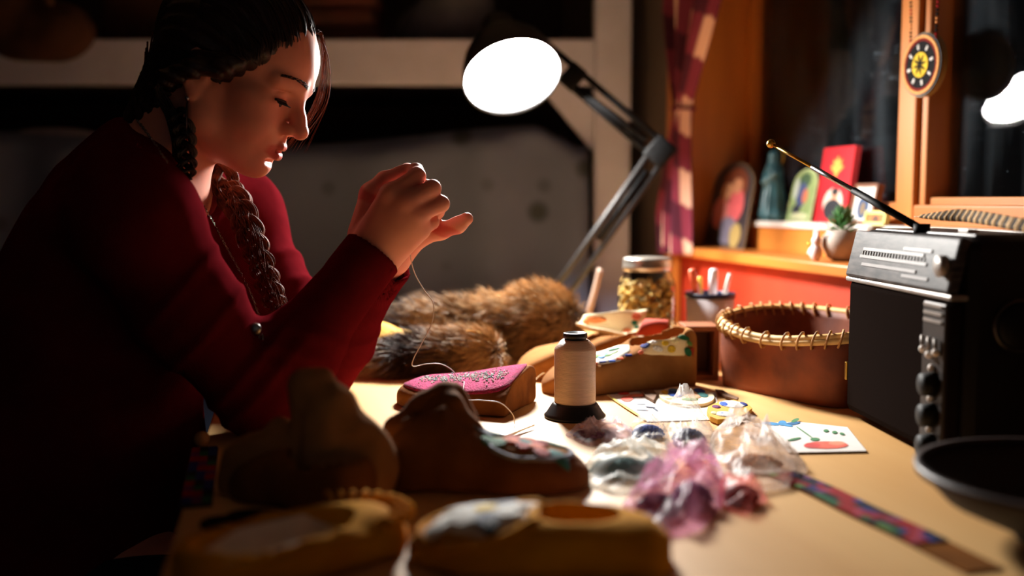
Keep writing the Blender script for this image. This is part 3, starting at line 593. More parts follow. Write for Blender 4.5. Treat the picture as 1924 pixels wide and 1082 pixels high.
wallpatch(bvc, mH, 'cuff_edge', 'cuff_orange', 1118, 601, 30, 9, .0, 1.2, .003); wallpatch(bvc, mH, 'cuff_edge', 'cuff_orange', 1098, 608, 12, 8, .2, 1.2, .003)
flap([P(1196, 628, 1.545), P(1212, 600, 1.56), P(1256, 604, 1.56), P(1252, 626, 1.545)], -.012, mat('red_lining', srgb(150, 48, 30), .9), mH, 'tongue', 33, .003, .004)
for nm, c, px, py, a_, b_ in (('petal', 'orange', 1178, 622, 12, 9), ('petal', 'coral', 1196, 594, 12, 9), ('leaf', 'green', 1192, 606, 8, 6), ('leaf', 'green', 1196, 614, 7, 4), ('petal', 'peach', 1208, 588, 9, 6), ('flower_centre', 'coral', 1178, 622, 5, 4)):
    wallpatch(bvc, mH, nm, c, px, py, a_, b_, 0, 1.2, .0045 if nm == 'flower_centre' else .0035)
# ================================================================ fur mittens
def fur(name, label, pts, rs, extra, nb, seed, flow):
    pts = np.array(pts); s = SDF.cube(pts.min(0)-.08, pts.max(0)+.08, .006); s.path(pts, rs, k=.02)
    for c, r in extra: s.ell(c, r, k=.025)
    s.half((0, 0, TZ+.001), (0, 0, -1), k=.004); s.disp(lambda X, Y, Z: .003*noise3(X, Y, Z, 80, seed)); v, f = s.mesh()
    t_ = thing(name, label, 'mitten', (pts[0][0], pts[0][1], TZ), group='fur mittens')
    mk('pelt', v, f, mat('fur_base', srgb(58, 34, 20), .95, .3, 40), t_)
    r = np.random.default_rng(seed); fi = r.integers(0, len(f), nb); a, b, c, d = [v[f[fi, i]] for i in range(4)]
    w1, w2 = r.random((nb, 1)), r.random((nb, 1)); base = (a*(1-w1)+b*w1)*(1-w2)+(d*(1-w1)+c*w1)*w2
    nn_ = np.cross(c-a, d-b); nn_ /= np.maximum(np.linalg.norm(nn_, axis=1), 1e-12)[:, None]
    cl = np.stack([noise3(base[:, 0], base[:, 1], base[:, 2], 90, seed+i) for i in range(3)], 1)
    dr = nn_*.75+np.array(flow)*.7+cl*.55+r.normal(size=(nb, 3))*.22; dr /= np.linalg.norm(dr, axis=1)[:, None]
    dr[:, 2] = np.where(base[:, 2] < TZ+.012, np.maximum(dr[:, 2], .05), dr[:, 2])
    ln_ = (.016+.017*r.random((nb, 1)))*(1+.3*cl[:, :1]); sdv = np.cross(dr, r.normal(size=(nb, 3))); sdv /= np.linalg.norm(sdv, axis=1)[:, None]; wd = .0006
    p0 = base-nn_*.002; p1 = base+dr*ln_*.55; p2 = base+dr*ln_+np.array(flow)*ln_*.25-np.array([0, 0, .1])*ln_
    p2[:, 2] = np.maximum(p2[:, 2], TZ+.0005); p1[:, 2] = np.maximum(p1[:, 2], TZ+.0005); p0[:, 2] = np.maximum(p0[:, 2], TZ+.0005)
    V = np.stack([p0-sdv*wd, p0+sdv*wd, p1+sdv*wd*.8, p1-sdv*wd*.8, p2+sdv*wd*.12, p2-sdv*wd*.12], 1).reshape(-1, 3)
    o = np.arange(nb)[:, None]*6; F = np.concatenate([o+[0, 1, 2, 3], o+[3, 2, 4, 5]])
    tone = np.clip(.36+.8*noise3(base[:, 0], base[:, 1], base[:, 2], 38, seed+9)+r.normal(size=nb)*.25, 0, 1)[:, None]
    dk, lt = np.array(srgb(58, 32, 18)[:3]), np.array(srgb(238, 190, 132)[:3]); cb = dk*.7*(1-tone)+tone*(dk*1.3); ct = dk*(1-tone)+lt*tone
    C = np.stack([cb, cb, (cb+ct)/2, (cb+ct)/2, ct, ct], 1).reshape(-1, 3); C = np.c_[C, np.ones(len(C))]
    mk('fur', V, F, mat('fur_hair', (1, 1, 1, 1), .55, .05, 10, attr='tint'), t_, kind='stuff', attr=C); return t_
z0 = TZ
def gp(px, d, h): q = P(px, 600, d); return (q[0], d, TZ+h)
fm1 = fur('fur_mitten', 'dark brown fur mitten with yellow hide palm showing, lying at the front', [gp(655, 1.535, .016), gp(740, 1.54, .02), gp(830, 1.55, .028), gp(912, 1.555, .03)], [.014, .018, .027, .028], [], 20000, 51, (-.9, -.1, -.1))
fm2 = fur('fur_mitten', 'light tipped brown fur mitten with rounded end, lying behind the other', [gp(735, 1.72, .05), gp(820, 1.72, .056), gp(940, 1.71, .058), gp(1030, 1.70, .062)], [.026, .034, .038, .044], [(np.array(gp(1025, 1.69, .066)), (.056, .046, .05))], 26000, 52, (-.8, -.1, .15))
c = np.array(gp(722, 1.60, .05)); s = SDF.cube(c-.11, c+.11, .004); s.ell(c+[0.01, 0, -.004], (.062, .03, .02), k=.01); s.ell(c+[-.02, .01, .012], (.036, .025, .016), k=.012); s.cone(c+[-.03, -.02, 0], c+[-.06, -.045, -.01], .016, .012, k=.012); s.disp(lambda X, Y, Z: .0015*noise3(X, Y, Z, 90, 9)); v, f = s.mesh()
mk('hide_palm', v, f, mat('gold_hide', srgb(214, 158, 52), .8, .12, 20, .1), fm1, label='yellow hide palm')
MB().tube(spline([gp(870, 1.54, .060), gp(880, 1.535, .070), gp(898, 1.535, .068), gp(908, 1.54, .060)], 14), .004, 6, flat=.5).obj('hide_tie', mat('gold_hide', srgb(214, 158, 52)), fm1)
# ================================================================ jar, cup, box, basket
jl = np.array([P(1215, 600, 1.7)[0], 1.7, TZ]); jar = thing('mason_jar', 'glass mason jar of dried flower heads with metal screw lid', 'jar', jl)
cg = bpy.data.materials.new('jar_glass'); cg.use_nodes = True; nt = cg.node_tree; N = nt.nodes; K = nt.links; N.clear(); out = N.new('ShaderNodeOutputMaterial'); tr = N.new('ShaderNodeBsdfTransparent'); tr.inputs[0].default_value = (.93, .95, .93, 1); gs = N.new('ShaderNodeBsdfGlossy'); gs.inputs['Roughness'].default_value = .04; lw = N.new('ShaderNodeLayerWeight'); lw.inputs[0].default_value = .06; m1 = N.new('ShaderNodeMixShader'); K.new(lw.outputs['Fresnel'], m1.inputs[0]); K.new(tr.outputs[0], m1.inputs[1]); K.new(gs.outputs[0], m1.inputs[2]); K.new(m1.outputs[0], out.inputs[0])
LA('glass', [(.001, .0), (.046, .0), (.049, .006), (.049, .125), (.046, .138), (.039, .149), (.039, .168), (.037, .168), (.037, .149), (.044, .137), (.0465, .124), (.0465, .008), (.001, .004)], cg, jar)
LA('screw_lid', [(.001, .176), (.038, .176), (.041, .174), (.0415, .172), (.0415, .163), (.0422, .162), (.0422, .158), (.0415, .157), (.0415, .153), (.040, .153), (.040, .172), (.001, .172)], mat('lid_metal', srgb(186, 176, 164), .32, .1, 40, metal=.9), jar)
mb = [MB(), MB(), MB()]; r = random.Random(5)
for i in range(460):
    rr = .0415*math.sqrt(r.random()) if i % 3 else .041; an = r.random()*6.28; z = .01+.126*r.random(); k = .0045+.004*r.random()
    mb[i % 3].ball(jl+[rr*math.cos(an), rr*math.sin(an), z], (k, k*.8, k*.75), 7, 5, rz(an)@rx(r.random()*3))
for q, cc in zip(mb, ((206, 168, 96), (150, 116, 62), (232, 208, 160))): q.obj('dried_flower_heads', mat('dried_%d' % cc[0], srgb(*cc), .9, .3, 150, .3), jar, kind='stuff')
cl_ = np.array([P(1334, 600, 1.69)[0], 1.69, TZ]); cup = thing('pen_cup', 'white pen cup with dark blue rim beside the jar', 'cup', cl_)
LA('cup_body', [(.001, 0), (.035, 0), (.0365, .004), (.0415, .112), (.0385, .112), (.034, .006), (.001, .005)], mat('cup_white', srgb(206, 200, 204), .35, .05, 20), cup)
LA('rim', [(.0412, .108), (.0428, .1085), (.0428, .117), (.038, .117), (.038, .108)], mat('cup_navy', srgb(24, 34, 66), .35), cup, n=40)
for nm, lab, off, top, rad, col in (('marker_pen', 'orange marker pen leaning left in the white cup', (.0, -.019, 0), (-.036, -.018, .158), .0062, (226, 110, 76)), ('marker_pen', 'thick white marker pen upright in the white cup', (.002, .0, 0), (.005, .0, .157), .0074, (226, 222, 224)), ('ballpoint_pen', 'thin pale pen leaning right in the white cup', (.002, .013, 0), (.036, .0135, .148), .004, (228, 220, 210)), ('ballpoint_pen', 'black pen standing in the white cup', (.0, .0235, 0), (.014, .024, .137), .0048, (28, 28, 34)), ('ballpoint_pen', 'yellow pen standing behind the thick white marker', (-.012, .012, 0), (-.016, .012, .143), .004, (210, 170, 60))):
    a = cl_+np.array(off)+[0, 0, .008]; b = cl_+np.array(top); t_ = thing(nm, lab, 'pen', a, group='pens in the cup'); pm = mat('pen_%d_%d' % (col[0], col[2]), srgb(*col), .35)
    e = a+(b-a)*.72; MB().tube([a, e], [rad*.9, rad*.9], 10).obj('barrel', pm, t_); MB().tube([e, b-(b-a)*.02, b], [rad, rad, rad*.7], 10).obj('cap', pm, t_)
bx0 = G(1322, 720); bw = .062
wbx = thing('wooden_box', 'small open wooden box between the floral moccasin and the basket', 'box', bx0)
wm = mat('box_wood', srgb(150, 86, 44), .6, .2, 10, .08, c2=srgb(110, 58, 26))
bcx = .288; by = 1.495
for nm, c, h in (('top', (bcx, by+.03, TZ+.079), (.026, .03, .004)), ('bottom', (bcx, by+.03, TZ+.004), (.026, .03, .004)), ('side', (bcx+.022, by+.03, TZ+.0415), (.004, .03, .034)), ('side', (bcx-.022, by+.03, TZ+.0415), (.004, .03, .034)), ('back', (bcx, by+.056, TZ+.0415), (.018, .003, .034))):
    MB().box(c, h).obj(nm, wm, wbx, smooth=False, bevel=.001)
# birch bark basket
e0 = np.array([.2996, 1.463]); e1 = np.array([.424, 1.275]); ed = nrm(e1-e0); en = np.array([-ed[1], ed[0]]); bl = np.linalg.norm(e1-e0); bwid = .148
cb_ = (e0+e1)/2+en*bwid/2
if (cb_[0] < e0[0]): en = -en; cb_ = (e0+e1)/2+en*bwid/2
basket = thing('birch_basket', 'brown birch bark basket with a stitched pale rim beside the radio', 'basket', (cb_[0], cb_[1], TZ))
def loop(a, b, p, n=72):
    t = np.arange(n)*2*math.pi/n; return np.stack([a*np.sign(np.cos(t))*np.abs(np.cos(t))**(2/p), b*np.sign(np.sin(t))*np.abs(np.sin(t))**(2/p)], 1)
BH = .098
def bring(t, off=0.):
    a, b = bl/2*(1+.14*t)+off, bwid/2*(1+.2*t)+off; q = loop(a, b, 6-3.4*t); ang = np.arctan2(q[:, 1], q[:, 0])
    zt = BH+.004*np.cos(2*ang)+.012*np.sin(ang)
    return np.c_[cb_+q[:, :1]*ed+q[:, 1:]*en, TZ+.001+t*zt]
nr = 72; rows = [bring(t) for t in np.linspace(0, 1, 10)]+[bring(t, -.0045) for t in np.linspace(1, .05, 10)]
V = np.concatenate(rows); F = [(i*nr+j, i*nr+(j+1) % nr, (i+1)*nr+(j+1) % nr, (i+1)*nr+j) for i in range(19) for j in range(nr)]+[tuple(range(nr))[::-1], tuple(range(19*nr, 20*nr))]
bark = mat('birch_bark', srgb(146, 72, 36), .6, .25, 18, .12, c2=srgb(96, 42, 22)); mk('bark_body', V, F, bark, basket)
rim = bring(1.0, .001)+[0, 0, .001]; MB().tube(np.concatenate([rim, rim[:2]]), .0052, 8, caps=False).obj('rim_hoop', mat('split_root', srgb(226, 184, 116), .5, .15, 30), basket)
rim2 = bring(.955, .0035); rhp = MB().tube(np.concatenate([rim2, rim2[:2]]), .0045, 8, caps=False).obj('rim_hoop', mat('split_root', srgb(226, 184, 116)), basket)
base_l = None
for i in range(0, nr, 2):
    c = (rim[i]+rim2[i])/2; tg = nrm(rim[(i+1) % nr]-rim[i-1]); out_ = nrm(np.cross(tg, (0, 0, 1))); q = np.linspace(0, 2*math.pi, 11)[:-1]
    ring = np.array([c+out_*.0078*math.cos(a)+np.array([0, 0, 1])*.0115*math.sin(a)+tg*.0035*math.sin(a) for a in q]); MB().tube(np.concatenate([ring, ring[:2]]), .0016, 5, caps=False).obj('rim_stitch', mat('root_stitch', srgb(176, 126, 70), .5), rhp)
# ================================================================ radio
ra = G(1592, 790); ra = np.array([.421, 1.25, TZ]); RA = math.atan2(-.271, .016)
radio = thing('portable_radio', 'large black portable radio with silver tuning dial and raised aerial', 'radio', ra, RA)
def rbox(name, lo, hi, m, **k): return wbox(name, lo, hi, m, radio, **k)
RL, RD, RH = .272, .13, .236
rblk = mat('radio_black', srgb(20, 17, 16), .55, .12, 60, .06, spec=.2); rsil = mat('radio_silver', srgb(150, 142, 136), .45, .15, 50, metal=.5)
rbox('case', (0, .012, .004), (RL, RD, RH), rblk, bevel=.014)
rbox('front_panel', (.004, 0, .008), (RL-.006, .02, .176), mat('radio_grille', srgb(27, 21, 19), .8, .1, 300, .3, bscale=1400, spec=0.), bevel=.01)
rbox('silver_strip', (.002, -.002, .172), (RL-.004, .02, .178), rsil, bevel=.002)
tp = MB().box((0, 0, 0), (RL/2-.006, .006, .029), rx(-.22)).obj('tuning_window', mat('dial_window', srgb(84, 78, 76), .42, .4, 38, c2=srgb(22, 20, 22), stretch=(1, 1, 5), spec=.15), radio, world=False, smooth=False, bevel=.003); tp.location = (RL/2, .0075, .206)
for i, (zz, x0, x1, c) in enumerate(((.214, .045, .2, 0), (.205, .04, .21, 0), (.196, .05, .19, 0), (.219, .15, .215, 1), (.19, .16, .22, 1))):
    o = MB().box((0, 0, 0), ((x1-x0)/2, .0006, .0018), rx(-.22)).obj('dial_scale', mat('dial_white', srgb(128, 122, 120), .4), radio, world=False, smooth=False); o.location = ((x0+x1)/2, .0075-.0068+(zz-.206)*.22, zz)
for i in range(22):
    o = MB().box((0, 0, 0), (.0006, .0006, .0022), rx(-.22)).obj('dial_tick', mat('dial_white', srgb(190, 186, 184)), radio, world=False, smooth=False); o.location = (.045+i*.0075, .0009+(.2095-.206)*.22, .2095)
MB().lathe([(.001, 0), (.011, 0), (.011, .008), (.001, .008)], 20, (RL-.02, .0, .206), rx(math.pi/2)).obj('dial_corner', rsil, radio, world=False)
rbox('control_strip', (RL-.06, -.0025, .015), (RL-.012, .012, .168), mat('control_grey', srgb(52, 45, 42), .45, .1, 40, metal=.4), bevel=.002)
for i, zz in enumerate((.165, .157, .149)): rbox('slot', (RL-.056, -.004, zz-.0018), (RL-.018, 0, zz+.0012), rsil)
for i in range(3):
    MB().tube([(RL-.052+i*.014, -.006, .132), (RL-.052+i*.014, -.006, .115)], .002, 6).obj('slider', rsil, radio, world=False)
    MB().ball((RL-.05+i*.014, -.006, .118-.004*(i % 2)), .0042, 10, 6).obj('slider_knob', mat('knob_white', srgb(226, 216, 206), .3), radio, world=False)
for i, zz in enumerate((.084, .052, .02)):
    k = MB().lathe([(.001, 0), (.0125, 0), (.0115, .014), (.001, .015)], 20, (RL-.03, -.002, zz), rx(math.pi/2)).obj('control_knob', mat('knob_black', srgb(14, 14, 15), .6, spec=.2), radio, world=False)
    for dz in (.0165, -.0155): MB().ball((RL-.033, -.005, zz+dz), (.004, .003, .004), 8, 6).obj('knob_mark', mat('knob_white', srgb(226, 216, 206)), k, world=False)
rbox('badge', (.006, -.0015, .047), (.012, .002, .07), brass, bevel=.001)
MB().lathe([(.001, 0), (.022, 0), (.024, .004), (.022, .014), (.001, .015)], 28, (RL-.002, .066, .148), ry(math.pi/2)).obj('tuning_knob', mat('knob_black', srgb(16, 16, 17)), radio, world=False)
MB().lathe([(.024, 0), (.0265, 0), (.0265, .006), (.024, .006)], 28, (RL-.001, .066, .148), ry(math.pi/2), close=True).obj('knob_ring', mat('ring_dark', srgb(90, 84, 80), .3, metal=.8), radio, world=False)
rbox('top_plate', (.012, .03, RH-.003), (RL-.02, RD-.02, RH+.002), mat('radio_top', srgb(48, 40, 36), .45), bevel=.002)
rbox('top_button', (RL-.075, .04, RH), (RL-.055, .052, RH+.006), mat('knob_white', srgb(226, 216, 206)), bevel=.001)
ab = chain(radio)@Vector((.04, RD-.03, RH+.002)); a0 = P(1732, 428, 1.12); a0 = np.array([a0[0], a0[1], TZ+RH+.004]); a1 = P(1449, 270, 1.30); ax = a1-a0
MB().tube([a0-nrm(ax)*.0, a0+ax*.42], .0042, 10).obj('aerial_section', black_pl, radio); MB().tube([a0+ax*.42, a0+ax*.7], .0032, 10).obj('aerial_section', steel, radio); MB().tube([a0+ax*.7, a0+ax*.98], .0022, 8).obj('aerial_section', brass, radio)
MB().lathe([(.001, 0), (.005, .001), (.006, .004), (.005, .007), (.001, .008)], 12, a0+ax*.985, np.stack([nrm(np.cross(ax, (0, 1, 0))), nrm(np.cross(nrm(ax), nrm(np.cross(ax, (0, 1, 0))))), nrm(ax)], 1)).obj('aerial_tip', brass, radio)
MB().lathe([(.001, -.008), (.009, -.008), (.009, .006), (.001, .006)], 14, a0).obj('aerial_base', black_pl, radio)
# ================================================================ dark bowl
bo = np.array([.452, .775, TZ]); bowl = thing('bowl', 'dark wooden bowl in front of the radio', 'bowl', bo)
LA('bowl_body', [(.001, 0), (.045, 0), (.048, .006), (.075, .018), (.1, .029), (.116, .046), (.1215, .051), (.118, .052), (.098, .034), (.07, .022), (.001, .013)], mat('bowl_dark', srgb(22, 15, 13), .6, .2, 10, .05), bowl, n=64)
LA('rim', [(.1165, .049), (.123, .0495), (.1235, .0555), (.1165, .056)], mat('bowl_rim', srgb(44, 30, 27), .45), bowl, n=64)
# ================================================================ flat pieces: beaded strips, card, sheet, appliques
def quad(pts, th=.0008, z=0): # world corners on the table
    V = [np.array(G(*p)) for p in pts]; lo = [v+[0, 0, z+.0002] for v in V]; hi = [v+[0, 0, z+th] for v in V]; n = len(V)
    return np.array(lo+hi), [tuple(range(n))[::-1], tuple(range(n, 2*n))]+[(j, (j+1) % n, n+(j+1) % n, n+j) for j in range(n)]
FZ = [0]
def flat(name, parent, m, poly, z, th=.0006):
    FZ[0] = (FZ[0]+1) % 20; z = z+FZ[0]*.00004
    V = [np.asarray(q, float) for q in poly]; n = len(V); c = np.array(V)[:, :2]; ar = sum(c[i][0]*c[(i+1) % n][1]-c[(i+1) % n][0]*c[i][1] for i in range(n))
    if ar < 0: V = V[::-1]
    W_ = np.array([[q[0], q[1], TZ+z] for q in V]+[[q[0], q[1], TZ+z+th] for q in V])
    return mk(name, W_, [tuple(range(n))[::-1], tuple(range(n, 2*n))]+[(j, (j+1) % n, n+(j+1) % n, n+j) for j in range(n)], m, parent, smooth=False)
def gel(px, py, a, b, ang=0, n=12):  # pixel ellipse on the table
    t = np.arange(n)*2*math.pi/n; return [G(px+a*math.cos(q)*math.cos(ang)-b*math.sin(q)*math.sin(ang), py+a*math.cos(q)*math.sin(ang)+b*math.sin(q)*math.cos(ang)) for q in t]
paint = {k: mat('paint_'+k, srgb(*c), .8, .15, 60) for k, c in dict(blue=(60, 140, 196), deep=(40, 100, 150), green=(70, 130, 84), coral=(232, 100, 80), red=(214, 70, 66), orange=(236, 140, 110), yellow=(214, 196, 84), dark=(60, 70, 90), brown=(112, 80, 56)).items()}
paper = mat('white_paper', srgb(232, 226, 220), .85, .03, 20)
card = thing('painted_card', 'white card painted with blue and coral flowers in front of the radio', 'card', G(1525, 828))
cv, cf = quad([(1412, 799), (1500, 796), (1592, 806), (1628, 851), (1482, 854), (1446, 812)], .001, .0015); mk('card_sheet', cv, cf, paper, card, smooth=False)
for nm, c, a in (('painted_petal', 'blue', (1448, 800, 18, 3, .1)), ('painted_petal', 'blue', (1470, 799, 8, 5, 0)), ('painted_petal', 'deep', (1489, 800, 15, 3, -.15)), ('painted_petal', 'blue', (1478, 803, 12, 2, .2)), ('painted_leaf', 'green', (1494, 794, 8, 3, -.4)), ('painted_stem', 'green', (1512, 817, 20, 1, .62)), ('painted_leaf', 'green', (1531, 830, 9, 3, 0)), ('painted_flower', 'coral', (1552, 841, 42, 7, 0)), ('painted_flower', 'red', (1526, 842, 16, 5, 0)), ('painted_flower', 'orange', (1572, 838, 16, 4, 0)), ('painted_leaf', 'green', (1492, 830, 13, 2, -.2)), ('painted_leaf', 'green', (1552, 814, 5, 2.5, 0)), ('painted_leaf', 'green', (1568, 817, 5, 2.5, 0)), ('painted_leaf', 'green', (1582, 820, 5, 2, .2))):
    flat(nm, card, paint[c], gel(*a), .0026, .0003)
sheet_p = thing('pattern_sheet', 'white paper pattern with red flower and yellow edge under the beadwork', 'paper', G(1220, 765))
cv, cf = quad([(1140, 744), (1235, 733), (1345, 738), (1352, 790), (1215, 794)], .001, .0005); mk('paper_sheet', cv, cf, paper, sheet_p, smooth=False)
for nm, c, a in (('yellow_edge', 'yellow', (1178, 769, 46, 2.2, .58)), ('printed_flower', 'coral', (1178, 752, 11, 5, 0)), ('printed_flower', 'red', (1172, 742, 11, 3, 0)), ('printed_flower', 'orange', (1196, 746, 16, 3, 0)), ('printed_line', 'dark', (1222, 768, 10, 1, .1)), ('printed_line', 'dark', (1205, 762, 9, .8, 0)), ('printed_line', 'dark', (1207, 773, 12, .8, .05)), ('printed_mark', 'dark', (1198, 736, 10, 2, 0)), ('printed_line', 'dark', (1232, 772, 6, 1.5, .6))):
    flat(nm, sheet_p, paint[c], gel(*a), .0016, .0003)
ap = thing('beaded_rosette', 'round beaded applique in blue, peach and yellow on the paper pattern', 'beadwork', G(1290, 752))
MB().prism([tuple(q[:2]) for q in gel(1290, 751, 52, 17, .06, 28)][::-1], TZ+.002, TZ+.006).obj('backing', mat('cream_backing', srgb(230, 214, 180), .8), ap, smooth=False)
for nm, c, a in (('petal', 'blue', (1268, 748, 16, 7, .2)), ('petal', 'sky', (1266, 742, 10, 4, 0)), ('petal', 'cream', (1290, 739, 14, 4, 0)), ('petal', 'blue', (1314, 742, 11, 4.5, .2)), ('petal', 'peach', (1300, 752, 16, 6, 0)), ('petal', 'teal', (1320, 750, 11, 5, .2)), ('petal', 'leaf', (1296, 759, 17, 3, 0)), ('petal', 'yellow', (1250, 745, 6, 3, -.4)), ('petal', 'cream', (1258, 756, 10, 3, 0))):
    MB().ball(np.mean(gel(*a), 0)+[0, 0, .006], 1, 10, 6).obj(nm, B[c], ap)
    o = [q for q in ap.children][-1]
    pw = np.array(gel(*a)); ext = (pw.max(0)-pw.min(0))/2; me = o.data
    c0 = np.mean(pw, 0)+[0, 0, .006]-np.array(ap.location)
    for vv in me.vertices: vv.co = Vector(c0)+Vector((np.array(vv.co)-c0)*[ext[0], ext[1], .0018])
def appl(name, label, cat, poly, th, m, dots, z=.001):
    loc = np.mean([G(*q) for q in poly], 0); t_ = thing(name, label, cat, loc); cv, cf = quad(poly, th, z); mk('hide_backing', cv, cf, m, t_, smooth=False)
    for nm, c, a in dots:
        pw = np.array(gel(*a)); ext = (pw.max(0)-pw.min(0))/2; c0 = pw.mean(0)+[0, 0, z+th]
        MB().ball(c0, (ext[0], ext[1], .0018), 10, 6).obj(nm, B[c], t_)
    return t_
appl('beaded_keychain', 'golden hide applique with blue and white beaded eye shapes, cut in two lobes', 'beadwork', [(1330, 775), (1350, 766), (1378, 762), (1404, 769), (1413, 778), (1402, 788), (1378, 798), (1348, 800), (1334, 794), (1328, 784)], .006, mat('gold_hide', srgb(214, 158, 52)), (('bead_ring', 'white', (1376, 771, 26, 7.5, .05)), ('bead_eye', 'blue', (1362, 771, 9, 5, 0)), ('bead_eye', 'cream', (1380, 771, 9, 4, 0)), ('bead_eye', 'navy', (1396, 771, 7, 4, 0)), ('bead_ring', 'white', (1362, 790, 19, 5.5, 0)), ('bead_eye', 'blue', (1358, 790, 9, 3, 0)), ('bead_ring', 'plum', (1346, 776, 9, 3, .15)), ('edge_beads', 'cream', (1342, 788, 6, 3, 0))), z=.002)
appl('hide_scrap', 'small brown hide scrap lying on the paper pattern', 'hide scrap', [(1203, 740), (1227, 739), (1234, 748), (1228, 760), (1214, 752)], .004, paint['brown'], (), .002)
appl('hide_scrap', 'thin brown hide lace end beside the round applique', 'hide scrap', [(1344, 737), (1358, 739), (1370, 747), (1388, 753), (1384, 757), (1364, 751), (1350, 743)], .003, paint['brown'], (), .002)
# long beaded strip at right
st = thing('beaded_strip', 'long beaded strip of red flowers on dark ground leading to the bowl', 'beadwork', G(1600, 955))
pth = spline([G(1468, 893), G(1540, 924), G(1625, 966), G(1708, 1004), G(1780, 1040), G(1850, 1075)], 60); tg = np.gradient(pth, axis=0); tg /= np.linalg.norm(tg, axis=1)[:, None]; sdx = np.stack([-tg[:, 1], tg[:, 0], 0*tg[:, 0]], 1)
HWd = .017
def ribbon(name, i0, i1, a, b, m, z0, z1, parent=st):
    i0 = max(i0, 0); i1 = min(i1, len(pth)-1); q = pth[i0:i1+1]; sdd = sdx[i0:i1+1]; n = len(q)
    V = np.concatenate([q+sdd*a+[0, 0, z0], q+sdd*b+[0, 0, z0], q+sdd*a+[0, 0, z1], q+sdd*b+[0, 0, z1]])
    F = []
    for j in range(n-1): F += [(2*n+j, 2*n+j+1, 3*n+j+1, 3*n+j)[::-1], (j, j+1, n+j+1, n+j), (j, j+1, 2*n+j+1, 2*n+j), (n+j, n+j+1, 3*n+j+1, 3*n+j)[::-1]]
    F += [(0, n, 3*n, 2*n), (n-1, 2*n-1, 4*n-1, 3*n-1)[::-1]]
    return mk(name, V, F, m, parent, smooth=False)
ribbon('hide_band', 0, 59, -HWd, HWd, mat('band_brown', srgb(124, 74, 26), .9, spec=.05), .0003, .0018)
cols = ['navy', 'red', 'plum', 'red', 'black', 'coral', 'navy', 'green', 'white']; rr = random.Random(12)
for i in range(0, 42, 2):
    for j in range(4):
        a = -HWd*.94+j*HWd*.47; ribbon('bead_block', i, i+2, a+.0002, a+HWd*.47-.0002, B[('red' if (i//2+j) % 4 else 'pink') if abs(j-1.5+1.2*math.sin(i*.35)) < .9 else rr.choice(['ink', 'black', 'ink', 'plum', 'navy'] if j > 0 else ['green', 'ink', 'green', 'leaf'])], .0018, .0034)
# beaded strap at the left edge of the table with a wooden bead
sl = thing('beaded_strap', 'dark beaded strap with red flowers along the table edge by the elbow', 'beadwork', G(372, 880))
pth = spline([G(385, 845), G(380, 880), G(374, 915), G(368, 955)], 24); tg = np.gradient(pth, axis=0); tg /= np.linalg.norm(tg, axis=1)[:, None]; sdx = np.stack([-tg[:, 1], tg[:, 0], 0*tg[:, 0]], 1)
ribbon('hide_band', 0, 23, -.014, .014, mat('band_dark', srgb(40, 36, 44), .8), .0003, .002, sl)
for i in range(0, 22, 2):
    for j in range(3): ribbon('bead_block', i, i+2, -.013+j*.0088, -.0045+j*.0088, B[['red', 'navy', 'plum', 'black', 'red', 'green', 'navy'][(i//2*2+j*3) % 7]], .002, .0036, sl)
MB().ball(G(380, 840)+[0, 0, .009], (.0085, .0085, .009), 14, 10).obj('wooden_bead', mat('bead_wood', srgb(196, 140, 84), .5), sl)
# ================================================================ plastic bags of beads
def plastic(name, tint, dens):
    m = bpy.data.materials.new(name); m.use_nodes = True; nt = m.node_tree; N = nt.nodes; K = nt.links; N.clear(); out = N.new('ShaderNodeOutputMaterial')
    tr = N.new('ShaderNodeBsdfTransparent'); tr.inputs[0].default_value = (*[.8+.2*t for t in tint], 1); df = N.new('ShaderNodeBsdfDiffuse'); df.inputs[0].default_value = (*tint, 1); tl = N.new('ShaderNodeBsdfTranslucent'); tl.inputs[0].default_value = (*tint, 1); gs = N.new('ShaderNodeBsdfGlossy'); gs.inputs[0].default_value = (1, 1, 1, 1); gs.inputs['Roughness'].default_value = .4
    a = N.new('ShaderNodeMixShader'); b = N.new('ShaderNodeMixShader'); c = N.new('ShaderNodeMixShader'); c.inputs[0].default_value = .5; b.inputs[0].default_value = .03
    tlc = N.new('ShaderNodeTexCoord'); nz = N.new('ShaderNodeTexNoise'); nz.inputs['Scale'].default_value = 38; nz.inputs['Detail'].default_value = 3; mr = N.new('ShaderNodeMapRange'); mr.inputs[1].default_value = .4; mr.inputs[2].default_value = .66; mr.inputs[3].default_value = dens*.45; mr.inputs[4].default_value = min(dens*2.2, .8)
    K.new(tlc.outputs['Object'], nz.inputs[0]); K.new(nz.outputs[0], mr.inputs[0]); K.new(mr.outputs[0], a.inputs[0])
    K.new(df.outputs[0], c.inputs[1]); K.new(tl.outputs[0], c.inputs[2]); K.new(tr.outputs[0], a.inputs[1]); K.new(c.outputs[0], a.inputs[2]); K.new(a.outputs[0], b.inputs[1]); K.new(gs.outputs[0], b.inputs[2]); K.new(b.outputs[0], out.inputs[0]); return m
